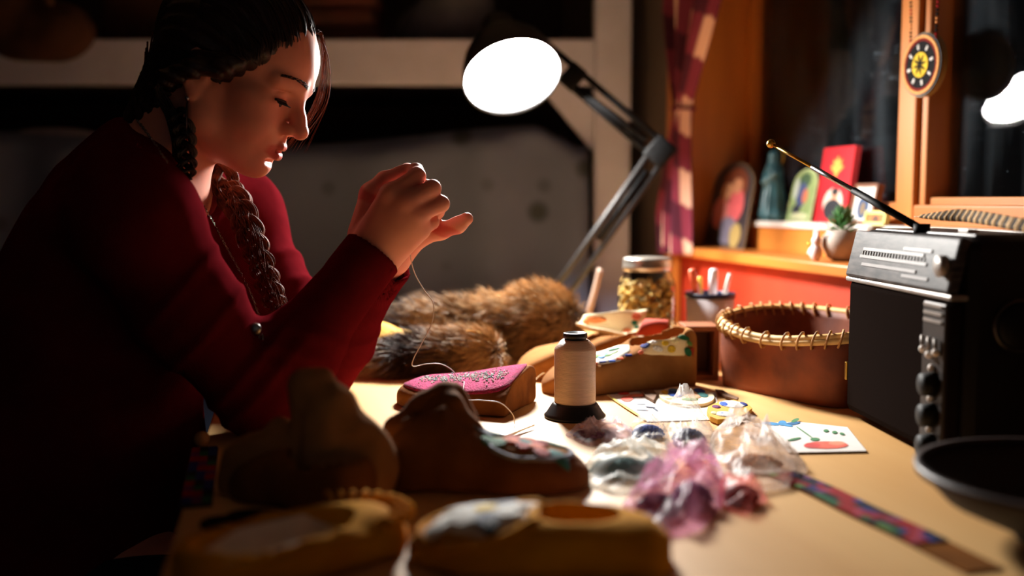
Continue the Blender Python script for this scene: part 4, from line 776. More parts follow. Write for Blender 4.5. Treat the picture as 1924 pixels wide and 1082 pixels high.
def bead_bag(label, poly, hgt, tint, dens, piles, seed, peak=None):
    """poly: outline in pixels on the table; piles: (px, py, rx, ry, height, bead colour)"""
    W_ = np.array([G(*q) for q in poly]); c = W_.mean(0); t_ = thing('bead_bag', label, 'bag', c, group='bead bags on the table')
    n = 64; cl = np.concatenate([W_, W_[:1]]); seg = np.linspace(0, len(W_), n, endpoint=False); out_ = np.array([cl[int(s)]*(1-s % 1)+cl[int(s)+1]*(s % 1) for s in seg])
    for _ in range(2): out_ = (out_+np.roll(out_, 1, 0)+np.roll(out_, -1, 0))/3
    out_ = c+(out_-c)*1.17
    K_ = 16; V = [c]; top = []
    for i in range(1, K_+1):
        t = i/K_; ring = c+(out_-c)*t
        hz = hgt*(1-t**2.5)**.7
        rid = np.abs(noise3(ring[:, 0], ring[:, 1], ring[:, 2], 70, seed))+.5*np.abs(noise3(ring[:, 0], ring[:, 1], ring[:, 2], 170, seed+3))
        rdg = np.maximum(0, 1-3*np.abs(noise3(ring[:, 0], ring[:, 1], ring[:, 2], 105, seed+7)))**2
        z = hz*(.4+.6*rid+.75*rdg)
        if peak is not None:
            for pk in peak:
                pw = G(pk[0], pk[1]); z = z+pk[3]*np.exp(-((ring[:, 0]-pw[0])**2+(ring[:, 1]-pw[1])**2)/pk[2]**2)*(1-t**4)
        for q in piles:
            pw = G(q[0], q[1]); z = np.maximum(z, (q[4]+.003)*np.exp(-(((ring[:, 0]-pw[0])/(q[2]*1.25))**2+((ring[:, 1]-pw[1])/(q[3]*1.25))**2)*.7)*(1-t**8))
        ring = ring.copy(); ring[:, 2] = TZ+.001+z; top.append(ring)
    V = np.concatenate([[c+[0, 0, hgt*.9]]]+top+[np.c_[out_[:, :2], np.full(n, TZ+.0006)]])
    F = [(0, 1+j, 1+(j+1) % n) for j in range(n)]+[(1+i*n+j, 1+(i+1)*n+j, 1+(i+1)*n+(j+1) % n, 1+i*n+(j+1) % n) for i in range(K_) for j in range(n)]+[tuple(range(1+K_*n, 1+(K_+1)*n))[::-1]]
    mk('plastic_film', V, F, plastic('film_%d' % seed, tint, dens), t_)
    r = random.Random(seed)
    for px, py, ax_, ay, hh, colr in piles:
        pw = G(px, py); mb = MB(); mb.lathe([(1, 0), (.95, .35), (.75, .7), (.4, .93), (.01, 1)], 20)
        Vv = mb.v[0]*[ax_*.93, ay*.93, hh*.9]+[pw[0], pw[1], TZ+.0015]; mb.v[0] = Vv
        for i in range(170):
            a = r.random()*6.283; q = math.sqrt(r.random()); mb.ball((pw[0]+ax_*q*math.cos(a), pw[1]+ay*q*math.sin(a), TZ+.002+hh*.9*math.sqrt(max(0, 1-q*q))), .0017, 6, 4)
        mb.obj('beads', colr, t_, kind='stuff')
    return t_
amber = (.86, .84, .82)
bead_bag('clear bag of dark purple beads right beside the spool base', [(1070, 818), (1100, 800), (1150, 795), (1180, 803), (1183, 825), (1160, 836), (1110, 836)], .014, (.92, .8, .88), .34, [(1118, 822, .024, .012, .007, B['plum'])], 61)
bead_bag('small clear bag of royal blue beads next to the purple bead bag', [(1186, 806), (1215, 792), (1244, 798), (1252, 834), (1220, 840), (1184, 830)], .016, amber, .14, [(1218, 822, .018, .012, .013, B['blue'])], 62)
bead_bag('peaked clear bag of dark blue beads beside the round applique', [(1250, 795), (1262, 772), (1300, 774), (1330, 800), (1338, 848), (1294, 864), (1256, 842)], .016, amber, .2, [(1294, 836, .019, .018, .017, B['navy'])], 63, peak=[(1278, 796, .026, .03)])
bead_bag('clear bag of teal beads at the toe of the dark moccasin', [(1106, 880), (1130, 850), (1190, 843), (1244, 849), (1262, 876), (1240, 902), (1165, 926), (1116, 910)], .017, (.88, .92, .9), .3, [(1166, 893, .03, .019, .017, B['teal']), (1226, 882, .012, .011, .01, B['grey'])], 64)
bead_bag('big crumpled clear bag of pale pink beads beside the painted card', [(1342, 862), (1346, 815), (1400, 800), (1462, 838), (1506, 880), (1470, 910), (1405, 918), (1352, 896)], .024, (.9, .84, .8), .26, [(1415, 880, .03, .02, .012, B['peach'])], 65, peak=[(1385, 845, .03, .022)])
bead_bag('crumpled bag of magenta and violet beads in front of the other bags', [(1176, 958), (1216, 930), (1262, 900), (1290, 876), (1336, 874), (1352, 902), (1346, 950), (1306, 993), (1240, 1003), (1190, 988)], .026, (.92, .5, .74), .3, [(1236, 965, .02, .015, .016, B['plum']), (1300, 950, .019, .02, .02, mat('beads_violet', srgb(140, 70, 150), .35))], 66, peak=[(1315, 905, .025, .018), (1262, 930, .025, .012)])
bead_bag('small bag of bright red beads behind the magenta bag', [(1358, 912), (1390, 922), (1425, 922), (1436, 940), (1398, 968), (1354, 952)], .014, (.95, .3, .28), .2, [(1392, 943, .016, .014, .014, B['red'])], 67)
# ================================================================ scissors, lace, thread
sc = thing('scissors', 'steel scissors with pointed blades lying behind the dark moccasin', 'scissors', G(930, 830))
tip = G(998, 804)+[0, 0, .003]; pv = G(900, 838)+[0, 0, .003]; ax = nrm(tip-pv); sd_ = np.array([-ax[1], ax[0], 0])
for k, z in ((1, .003), (-1, .0055)):
    a = nrm(ax+sd_*.05*k); s_ = np.array([-a[1], a[0], 0]); Lb = np.linalg.norm(tip-pv)
    pts = [pv-a*.012+s_*.006, pv-a*.012-s_*.006, pv+a*Lb*.5-s_*.005, pv+a*Lb, pv+a*Lb*.5+s_*.004]
    MB().prism([tuple(q[:2]) for q in pts], TZ+z-.0022, TZ+z).obj('blade', steel, sc, smooth=False)
    hpt = pv-a*.055+s_*.018*-k; ring = [hpt+np.array([.017*math.cos(t)*a[0]-.011*math.sin(t)*s_[0], .017*math.cos(t)*a[1]-.011*math.sin(t)*s_[1], .001]) for t in np.linspace(0, 2*math.pi, 18)[:-1]]
    MB().tube(np.array(ring+ring[:2]), .003, 6, caps=False).obj('handle_loop', black_pl, sc); MB().tube([pv-a*.008+[0, 0, .001], hpt+a*.016+[0, 0, .001]], .003, 6).obj('shank', steel, sc)
kn = thing('scissors', 'black handled scissors lying in shadow beside the yellow slipper', 'scissors', G(470, 988))
for k, (px, py) in enumerate(((432, 992), (478, 980))):
    c = G(px, py)+[0, 0, .004]; ring = [c+np.array([.022*math.cos(t), .013*math.sin(t), 0]) for t in np.linspace(0, 2*math.pi, 20)[:-1]]; MB().tube(np.array(ring+ring[:2]), .0034, 6, caps=False).obj('handle_loop', black_pl, kn)
    MB().tube([c+[.02, .004, 0], G(548, 984)+[0, 0, .004+.002*k]], .003, 6).obj('blade', steel, kn)
tw = mat('thread_white', srgb(214, 200, 196), .5)
fd = bvh_of(fe); 
def onfelt(px, py, d):
    q = P(px, py, d); h_ = fd.ray_cast(Vector((q[0], q[1], 1.2)), Vector((0, 0, -1))); return np.array(h_[0])+[0, 0, .001] if h_[0] is not None else q
th_pts = [P(772, 458, 1.235), P(772, 485, 1.245), P(780, 515, 1.25), P(797, 545, 1.255), P(814, 570, 1.26), P(812, 605, 1.265), P(795, 640, 1.27), P(778, 672, 1.275), P(776, 688, 1.28), P(800, 684, 1.285), P(828, 684, 1.29), P(850, 696, 1.3), onfelt(862, 712, 1.3), onfelt(872, 735, 1.29)]
thd = thing('sewing_thread', 'white sewing thread running from the hands down to the pink felt', 'thread', th_pts[-1])
MB().tube(spline(th_pts, 110), .0007, 5).obj('strand', tw, thd)
te = [onfelt(872, 735, 1.29), G(872, 748, TZ+.036), G(905, 752, TZ+.036), G(940, 757, TZ+.034), G(963, 778, TZ+.016), G(967, 796, TZ+.002)]
MB().tube(spline(te, 50), .0006, 5).obj('loose_end', tw, thd)
lt = thing('loose_thread', 'fine golden thread curling on the table beside the spool', 'thread', G(1000, 725))
MB().tube(spline([G(996, 733, TZ+.002), G(1004, 716, TZ+.01), G(1020, 702, TZ+.014), G(1032, 705, TZ+.01), G(1034, 722, TZ+.003)], 30), .0006, 5).obj('strand', mat('thread_gold', srgb(200, 160, 90), .5), lt)
# ================================================================ things on the window shelf
def wthing(name, label, cat, x, y, z, group=None): return thing(name, label, cat, WW(x, y, z), WA, group)
def arch(w_, h_, k, n=14):
    if k <= 0: return [(-w_, 0), (w_, 0), (w_, h_), (-w_, h_)]
    return [(-w_, 0), (w_, 0)]+[(w_*math.cos(t), h_-k+k*math.sin(t)) for t in np.linspace(0, math.pi, n)]
def picture(name, label, cat, pxs, pys, Y, zb, lean, th, mf, border, mp_, blobs, k=0., group='pictures on the window ledge', turn=0.):
    a, b = WP(pxs[0], pys[0], Y), WP(pxs[1], pys[0], Y); x = (a[0]+b[0])/2; w_ = abs(b[0]-a[0])/2; h_ = (WP((pxs[0]+pxs[1])/2, pys[1], Y+.02)[2]-zb)/math.cos(lean)
    t_ = wthing(name, label, cat, x, Y, zb, group); t_.rotation_euler = (0, 0, WA+turn); R = rx(-lean)@np.array([[1, 0, 0], [0, 0, -1], [0, 1, 0]])     # polygon x -> x, y -> z, extrusion towards the room
    MB().prism(arch(w_, h_, k*h_), -th, 0, R).obj('backboard' if border else 'board', mf, t_, world=False, smooth=False, bevel=.0008)
    iw, ih = w_-border, h_-2*border
    pho = MB().prism([(q[0], q[1]+border) for q in arch(iw, ih, k*h_*.9)], -.0002, .0008, R).obj('photo', mp_, t_, world=False, smooth=False)
    if border > 0 and k == 0:
        for c, hh in (((0, border/2), (w_, border/2)), ((0, h_-border/2), (w_, border/2)), ((-w_+border/2, h_/2), (border/2, h_/2)), ((w_-border/2, h_/2), (border/2, h_/2))):
            MB().prism([(c[0]-hh[0], c[1]-hh[1]), (c[0]+hh[0], c[1]-hh[1]), (c[0]+hh[0], c[1]+hh[1]), (c[0]-hh[0], c[1]+hh[1])], 0, .003, R).obj('frame_side', mf, t_, world=False, smooth=False)
    for i, (nm, col, cx, cz, ra_, rb_) in enumerate(blobs):
        if isinstance(ra_, str): poly = [(cx*w_+q[0]*w_, cz*h_+q[1]*h_) for q in rb_]
        else: poly = [(cx*w_+ra_*w_*math.cos(q), cz*h_+rb_*h_*math.sin(q)) for q in np.arange(14)*2*math.pi/14]
        MB().prism(poly, .0006, .0010+.0003*i, R).obj(nm, mat('print_%d_%d_%d' % col, srgb(*col), .6, .1, 60), pho, world=False, smooth=False)
    return t_
picture('photo_card', 'arched photo of two people leaning in the window corner on the shelf', 'photo', (1322, 1396), (455, 306), .045, SILL, .16, .004, mat('photo_edge', srgb(120, 100, 76), .6), .004, mat('photo_dark', srgb(60, 52, 56), .4),
        [('hair', (120, 62, 40), .15, .72, .62, .22), ('shirt', (206, 120, 110), -.38, .4, .42, .2), ('shirt', (206, 92, 96), .35, .5, .36, .2), ('face', (206, 150, 110), -.2, .66, .26, .1), ('face', (200, 140, 104), .28, .72, .24, .09), ('dress', (120, 112, 128), .12, .2, .5, .16), ('dress', (176, 150, 90), .55, .15, .26, .14), ('grass', (60, 60, 50), -.5, .12, .36, .1)], k=.3)
picture('photo_card', 'pale green photo card of a bent figure in blue beside the red frame', 'photo', (1476, 1521), (411, 318), .112, LEDGE, .2, .003, mat('card_green', srgb(206, 214, 160), .6), .003, mat('card_leaf', srgb(150, 170, 110), .5),
        [('tree', (70, 96, 66), .0, .78, .5, .14), ('coat', (70, 84, 130), -.05, .5, .4, .24), ('face', (206, 120, 90), .25, .48, .22, .14), ('sky', (190, 200, 190), -.55, .62, .2, .2), ('skirt', (40, 44, 60), -.25, .22, .3, .1), ('path', (214, 214, 170), .1, .1, .7, .07)], k=.32)
rd = mat('frame_red', srgb(206, 34, 44), .42, .08, 20)
picture('picture_frame', 'tall red frame with gold leaf emblem above a portrait', 'frame', (1530, 1588), (412, 278), .12, LEDGE, .13, .012, rd, .0, rd,
        [('mat_window', (206, 190, 176), .05, .26, .62, .2), ('face', (190, 130, 100), .12, .34, .2, .08), ('hair', (30, 24, 26), .12, .41, .22, .05), ('suit', (24, 24, 32), .08, .17, .55, .14),
         ('gold_leaf', (214, 164, 70), .05, .74, .0, .0)][:4]+[('gold_leaf', (214, 164, 70), .05, .74, 'poly', [(0, .15), (.1, .07), (.28, .1), (.22, .02), (.42, .0), (.24, -.06), (.12, -.07), (.06, -.14), (-.06, -.14), (-.12, -.07), (-.24, -.06), (-.42, 0), (-.22, .02), (-.28, .1), (-.1, .07)])])
picture('picture_frame', 'brown picture frame with white mat and blue picture behind the plant', 'frame', (1594, 1638), (415, 346), .112, LEDGE, .2, .01, mat('frame_brown', srgb(120, 70, 40), .5), .006, mat('mat_white', srgb(226, 222, 214), .7), [('blue_print', (36, 66, 104), .0, .42, .5, .3), ('figure', (120, 96, 66), .0, .38, .2, .16)])
picture('picture_frame', 'tiny cream and gold frame standing at the end of the ledge', 'frame', (1624, 1664), (421, 396), .1, LEDGE-.001, .15, .006, mat('frame_cream', srgb(226, 206, 120), .5), .0055, mat('tiny_wood', srgb(190, 110, 46), .6), [('figure', (90, 50, 28), .0, .4, .3, .3)])
# figurine
fx = WP(1452, 411, .105); fg = wthing('figurine', 'dark teal robed figurine between the arched photo and the green card', 'figurine', fx[0], .105, LEDGE)
hz = WP(1466, 282, .125)[2]-LEDGE; s = SDF.cube((-.05, -.035, -.01), (.05, .035, hz+.02), .003)
s.cone((0, 0, .02), (0, 0, hz*.72), .028, .016, k=.01); s.ell((0, 0, hz*.9), (.012, .012, .015), k=.004); s.cone((0, 0, hz*.7), (0, 0, hz*.84), .018, .009, k=.008); s.cone((-.02, -.006, hz*.66), (.0, -.02, hz*.55), .008, .006, k=.006); s.cone((.02, -.006, hz*.66), (.0, -.02, hz*.55), .008, .006, k=.006); s.ell((0, 0, .012), (.036, .028, .014), k=.004)
s.disp(lambda X, Y, Z: .0015*np.sin(np.arctan2(Y, X)*9)*np.clip((hz*.6-Z)*30, 0, 1)); v, f = s.mesh()
mk('robe', v, f, mat('figurine_teal', srgb(52, 88, 96), .3, .35, 40), fg, world=False)
MB().lathe([(.017, 0), (.019, 0), (.019, .002), (.017, .002)], 20, (0, .012, hz*.9), rx(math.pi/2), close=True).obj('halo', brass, fg, world=False)
# plant
px_ = WP(1582, 470, .03); pot = wthing('potted_plant', 'small green succulent in a round clay pot on the window shelf', 'plant', px_[0], .03, SILL)
pr = .033
MB().lathe([(.001, 0), (.014, 0), (.024, .006), (pr, .024), (pr*.98, .038), (.024, .05), (.022, .052), (.02, .05), (.026, .04), (.001, .036)], 32).obj('pot', mat('clay_pot', srgb(176, 160, 148), .6, .12, 30), pot, world=False)
MB().lathe([(.001, .04), (.021, .044), (.02, .048), (.001, .049)], 20).obj('soil', mat('soil', srgb(40, 30, 24), .95, .3, 200), pot, world=False)
lv = MB(); lg = mat('leaf_green', srgb(84, 140, 74), .45, .2, 30, c2=srgb(52, 104, 56))
r = random.Random(2); leaf0 = None
for i in range(46):
    lay = i/46; el_ = .25+1.15*lay; az = i*2.399; Lf = .03*(1-.35*lay); p0 = np.array([.004*math.cos(az), .004*math.sin(az), .047+.03*lay]); dv = np.array([math.cos(az)*math.cos(el_), math.sin(az)*math.cos(el_), math.sin(el_)])
    pts = [p0, p0+dv*Lf*.4, p0+dv*Lf*.8+[0, 0, -.002], p0+dv*Lf+[0, 0, -.001]]; MB().tube(pts, [.0018, .0042, .003, .0004], 6, flat=.45).obj('leaf', lg, pot, world=False)
# small white figurine
q = WP(1533, 476, -.012); wfg = wthing('figurine', 'tiny white and pink figurine beside the clay pot', 'figurine', q[0], -.012, SILL); s = SDF.cube((-.02, -.02, -.004), (.02, .02, .06), .0018)
s.ell((0, 0, .014), (.011, .01, .015), k=.003); s.ell((.001, 0, .033), (.0085, .008, .009), k=.003); s.ell((-.004, 0, .045), (.003, .003, .008), k=.003); s.ell((.005, 0, .045), (.003, .003, .008), k=.003); s.cone((-.008, -.004, .018), (-.013, -.006, .012), .004, .003, k=.003); v, f = s.mesh()
mk('body', v, f, mat('figurine_white', srgb(236, 220, 216), .4, .06, 60, c2=srgb(236, 190, 186)), wfg, world=False); MB().ball((-.011, -.006, .028), .0035).obj('gold_flower', brass, wfg, world=False)
# ================================================================ beaded medallion on the mullion
mc = WP(1737, 122, GY-.05); med = wthing('beaded_medallion', 'round beaded medallion necklace hanging on the window mullion', 'necklace', mc[0], GY-.05, mc[2]); MRr = .049; RM = rx(math.pi/2)
def ring(name, r0, r1, z0, z1, m, n=48): return MB().lathe([(max(r0, .0005), z0), (r1, z0), (r1, z1), (max(r0, .0005), z1)], n, (0, 0, 0), RM, close=True).obj(name, m, med, world=False, smooth=False)
ring('hide_backing', 0, MRr, -.005, .006, mat('med_black', srgb(24, 18, 18), .6)); ring('edge_ring', MRr*.96, MRr+.001, -.005, .004, mat('med_edge', srgb(150, 110, 40), .5))
ring('tan_ring', MRr*.84, MRr*.94, .005, .008, bead('tan', (224, 160, 96))); ring('red_ring', MRr*.75, MRr*.84, .005, .0075, bead('wine', (120, 30, 22))); ring('dark_field', 0, MRr*.75, .005, .007, B['black'])
ring('yellow_disc', 0, MRr*.4, .006, .0085, B['yellow'])
for i in range(8):
    a = i*math.pi/4+.2; R_ = RM@rz(a); MB().prism([(.001, -.001), (MRr*.2, -.0019), (MRr*.35, 0), (MRr*.2, .0019), (.001, .001)], .008, .0093, R_).obj('star_point', B['black'], med, world=False, smooth=False)
    MB().prism([(MRr*.48, 0), (MRr*.55, -.0028), (MRr*.58, -.0012), (MRr*.64, -.0028), (MRr*.67, 0), (MRr*.64, .0028), (MRr*.58, .0012), (MRr*.55, .0028)], .0065, .0085, R_).obj('white_arrow', B['white'], med, world=False, smooth=False)
for sg in (-1, 1):
    for i in range(46):
        z = MRr*.75+i*.006; x = sg*(.032+.00012*i*i*.2); MB().ball((x, -.004, z), .0024, 6, 5).obj('strand_bead', B[['red', 'black', 'orange', 'black'][(i//2) % 4]], med, world=False)
# ================================================================ barred feather on the radio
qp = [P(1718, 407, 1.16), P(1760, 408, 1.13), P(1810, 409, 1.10), P(1860, 416, 1.06), P(1924, 437, 1.01), P(1990, 462, .985)]
qp = [np.array([q[0], q[1], max(q[2], TZ+RH+.0085)]) for q in qp]; qs = spline(qp, 100); fe_ = thing('barred_feather', 'long tan pheasant feather with dark bars lying across the radio', 'feather', qs[-1])
MB().tube(qs, np.linspace(.0006, .0018, 100), 6).obj('quill', mat('quill', srgb(230, 196, 150), .5), fe_)
ft = mat('feather_tan', srgb(206, 158, 92), .7, .2, 90); fd_ = mat('feather_dark', srgb(52, 32, 20), .7)
tg = np.gradient(qs, axis=0); tg /= np.linalg.norm(tg, axis=1)[:, None]; upv = nrm((.15, -.25, 1.))
nb = 22; 
for i in range(nb):
    for (a, b, m, nm) in ((0, .68, ft, 'vane_band'), (.68, 1., fd_, 'vane_bar')):
        i0 = 2+(i+a)*97/nb; i1 = 2+(i+b)*97/nb; Q = []
        for t in np.linspace(i0, i1, 4):
            k_ = min(int(t), 98); c = qs[k_]*(1-(t-k_))+qs[k_+1]*(t-k_); wv_ = .0095*min(1, (t+4)/34)**.8; row = []
            for s_ in np.linspace(-.5, 1, 8): row.append(c+upv*wv_*s_+tg[k_]*(-.006*abs(s_)*-1)*1+np.array([0, -.004, 0])*(1-s_*s_))
            Q.append(row)
        o = MB().grid(Q).obj(nm, m, fe_); md = o.modifiers.new('s', 'SOLIDIFY'); md.thickness = .0012; md.offset = 0
# ================================================================ plaid curtain
cx = WP(1300, 100, -.05)[0]; cur = wthing('curtain', 'plum and cream plaid curtain gathered beside the window', 'curtain', cx, -.05, 0)
ztop, ztie, zend = 2.02, WP(1283, 205, -.05)[2], WP(1270, 478, -.05)[2]
xt0, xt1 = WP(1256, 0, -.05)[0], WP(1342, 0, -.05)[0]; nz_, nu = 150, 60; Q = np.zeros((nz_, nu, 3)); C = np.zeros((nz_, nu, 4)); zz = np.linspace(ztop, zend, nz_); zt0 = WP(1300, 0, -.05)[2]
xtie = WP(1284, 200, -.05)[0]; xe0, xe1 = WP(1246, 440, -.05)[0], WP(1284, 440, -.05)[0]
cr, pl_, mid_ = srgb(226, 186, 166), srgb(70, 16, 40), srgb(122, 42, 66)
for i, z in enumerate(zz):
    if z > ztie: t = min(1, (z-ztie)/(zt0-ztie)); l, rr_ = xtie-.006+(xt0-xtie+.006)*t, xtie+.006+(xt1-xtie-.006)*t
    else: t = min(1, (ztie-z)/(ztie-WP(1270, 400, -.05)[2])); l, rr_ = xtie-.006+(xe0-xtie+.006)*t, xtie+.006+(xe1-xtie-.006)*t*1.0
    for j in range(nu):
        u = j/(nu-1); fold = .02*math.sin(u*15+1.5*math.sin(z*4))
        Q[i, j] = (l+(rr_-l)*u-cx, fold, z); bi = int((u*.55)/.055) % 2; bj = int((z+u*.12)/.075) % 2
        C[i, j] = cr if (bi and bj) else (pl_ if not (bi or bj) else mid_)
mb = MB().grid(Q); o = mk('cloth', np.concatenate(mb.v), mb.f, mat('plaid_cloth', (1, 1, 1, 1), .9, .05, 30, attr='tint'), cur, world=False, attr=C.reshape(-1, 4)); md = o.modifiers.new('s', 'SOLIDIFY'); md.thickness = .002
tb = np.array([xtie-cx, 0, ztie]); MB().tube([tb+[.016*math.cos(t), .024*math.sin(t), 0] for t in np.linspace(0, 2*math.pi, 16)], .004, 6, caps=False).obj('tie', mat('curtain_tie', srgb(110, 40, 60), .9), cur, world=False)
MB().tube([(-.25, .012, ztop-.01), (.6, .012, ztop-.01)], .008, 10).obj('rod', black_pl, cur, world=False)
# ================================================================ the woman sewing
HO = np.array([-.3597, 1.26, 1.1683]); HR = rz(math.radians(-3.9))@ry(math.radians(25.8)); 
def hp(x, y, z): return HO+HR@np.array([x, y, z])
def rng(*segs):
    out = []
    for a, b, h in segs: out.append(np.arange(a, b-1e-9, h))
    return np.concatenate(out)
GX = rng((-.86, -.47, .007), (-.47, -.04, .0022), (-.04, .14, .01)); GYs = rng((1.0, 1.17, .005), (1.17, 1.345, .0022), (1.345, 1.56, .006)); GZ = rng((.0, .72, .012), (.72, .94, .005), (.94, 1.35, .0022))
PER = thing('person', 'woman in a dark red cardigan with braided dark hair sewing at the table', 'person', (-.6, 1.27, 0))
# joints
sN, sF = np.array([-.418, 1.105, 1.0]), np.array([-.40, 1.435, 1.0])
eN, eF = P(492, 752, 1.145), P(597, 690, 1.37); eN[2] = TZ+.045; eF[2] = TZ+.043
wN, wF = P(700, 476, 1.215), P(724, 492, 1.30)
def torso(S, o, k=.03):
    S.ell((-.60, 1.27, .55), (.17+o, .19+o, .13+o), k=k); S.ell((-.565, 1.27, .70), (.155+o, .175+o, .17+o), k=.05); S.ell((-.525, 1.27, .87), (.125+o, .165+o, .16+o), k=.05)
    S.ell((-.50, 1.27, .985), (.085+o, .15+o, .085+o), k=.05); S.ell((-.445, 1.205, .86), (.075+o, .07+o, .075+o), k=.04); S.ell((-.44, 1.335, .86), (.075+o, .07+o, .075+o), k=.04)
    S.path([sN, (-.455, 1.20, 1.035), (-.465, 1.27, 1.05), (-.45, 1.34, 1.035), sF], [.066+o, .05+o, .06+o, .05+o, .064+o], k=.04)
    S.cone((-.53, 1.27, 1.03), (-.475, 1.27, 1.075), .05+o, .048+o, k=.03)
def arm(S, s_, e, w_, o, far=False):
    m = (s_+e)/2+np.array([-.012, 0, 0]); S.path([s_, m, e], [.062+o, .051+o, .043+o], k=.03); f1 = e+(w_-e)*.3; S.path([e, f1, w_], [.043+o, .043+o, .028+o], k=.025)
body = SDF(GX, GYs, GZ)
torso(body, -.008); arm(body, sN, eN, wN, -.006); arm(body, sF, eF, wF, -.006)
for y in (1.19, 1.35): body.path([(-.6, y, .53), (-.2, y, .535), (-.18, y, .10), (-.16, y, .045)], [.085, .062, .045, .035], k=.03); body.ell((-.10, y, .04), (.11, .042, .036), k=.02)
# neck and head
body.path([(-.445, 1.268, 1.03), hp(-.03, 0, -.085), hp(-.015, 0, -.02)], [.054, .047, .056], k=.03)
def he(c, r, k=.01, mode='add', R=None): body.ell(hp(*c), r, HR if R is None else HR@R, k, mode)
def hc(a, b, ra, rb, k=.006, mode='add'): body.cone(hp(*a), hp(*b), ra, rb, k, mode)
he((.002, 0, .05), (.092, .073, .08)); he((.038, 0, .05), (.061, .06, .062), .02)
he((.04, 0, -.015), (.05, .055, .068), .02)
for s_ in (-1, 1):
    hc((.004, s_*.054, -.02), (.012, s_*.052, -.045), .017, .017, .02); hc((.012, s_*.052, -.045), (.07, s_*.016, -.074), .017, .014, .02)
    he((.06, s_*.034, -.02), (.03, .027, .032), .018); he((.055, s_*.045, .006), (.025, .02, .016), .015)
he((.08, 0, -.073), (.0155, .019, .016), .014); he((.042, 0, -.062), (.045, .042, .026), .02)
he((.08, 0, -.04), (.0175, .028, .026), .014)
for s_ in (-1, 1):                                             # brow, socket, lids
    hc((.076, s_*.05, .034), (.093, s_*.014, .036), .0075, .0075, .012)
    he((.1, s_*.030, .014), (.014, .017, .011), .01, 'sub')
    he((.0735, s_*.031, .0155), (.0145, .0155, .0135), .004)
    hc((.083, s_*.0445, .012), (.0885, s_*.031, .0105), .0012, .0017, .001, 'sub'); hc((.0885, s_*.031, .0105), (.086, s_*.02, .010), .0017, .001, .001, 'sub')
    hc((.079, s_*.047, .023), (.089, s_*.031, .0255), .001, .0012, .002, 'sub')
hc((.09, 0, .026), (.104, 0, .0), .0085, .0085, .012); hc((.104, 0, .0), (.1125, 0, -.0125), .0085, .0092, .008)
he((.1125, 0, -.0135), (.0095, .0105, .009), .006)
for s_ in (-1, 1):
    he((.0985, s_*.0125, -.0175), (.0105, .0065, .0075), .006); he((.1055, s_*.0068, -.0248), (.0055, .0034, .004), .002, 'sub')
hc((.097, 0, -.024), (.0985, 0, -.034), .003, .0035, .006)
for s_ in (-1, 1):                                             # lips
    hc((.0835, s_*.023, -.0455), (.0985, s_*.005, -.0405), .0028, .0056, .004); hc((.0835, s_*.022, -.048), (.0965, s_*.005, -.0535), .0028, .0066, .004)
hc((.0985, -.005, -.0405), (.0985, .005, -.0405), .0054, .0054, .003); hc((.0965, -.005, -.0535), (.0965, .005, -.0535), .0066, .0066, .003)
for s_ in (-1, 1): hc((.083, s_*.026, -.0468), (.1045, 0, -.0468), .0011, .0019, .0015, 'sub')
he((.094, 0, -.063), (.007, .016, .004), .006, 'sub')
for s_ in (-1, 1):                                             # ears
    Re = rz(s_*-.35)@ry(-.15); he((-.008, s_*.073, .004), (.017, .0065, .029), .004, R=Re); he((-.004, s_*.0785, .006), (.009, .0045, .016), .003, 'sub', Re); he((-.003, s_*.071, -.022), (.0085, .006, .011), .004)
    hc((-.014, s_*.0775, .024), (-.02, s_*.079, -.002), .0028, .0025, .003); hc((-.014, s_*.0775, .024), (.002, s_*.074, .027), .0028, .0025, .003)
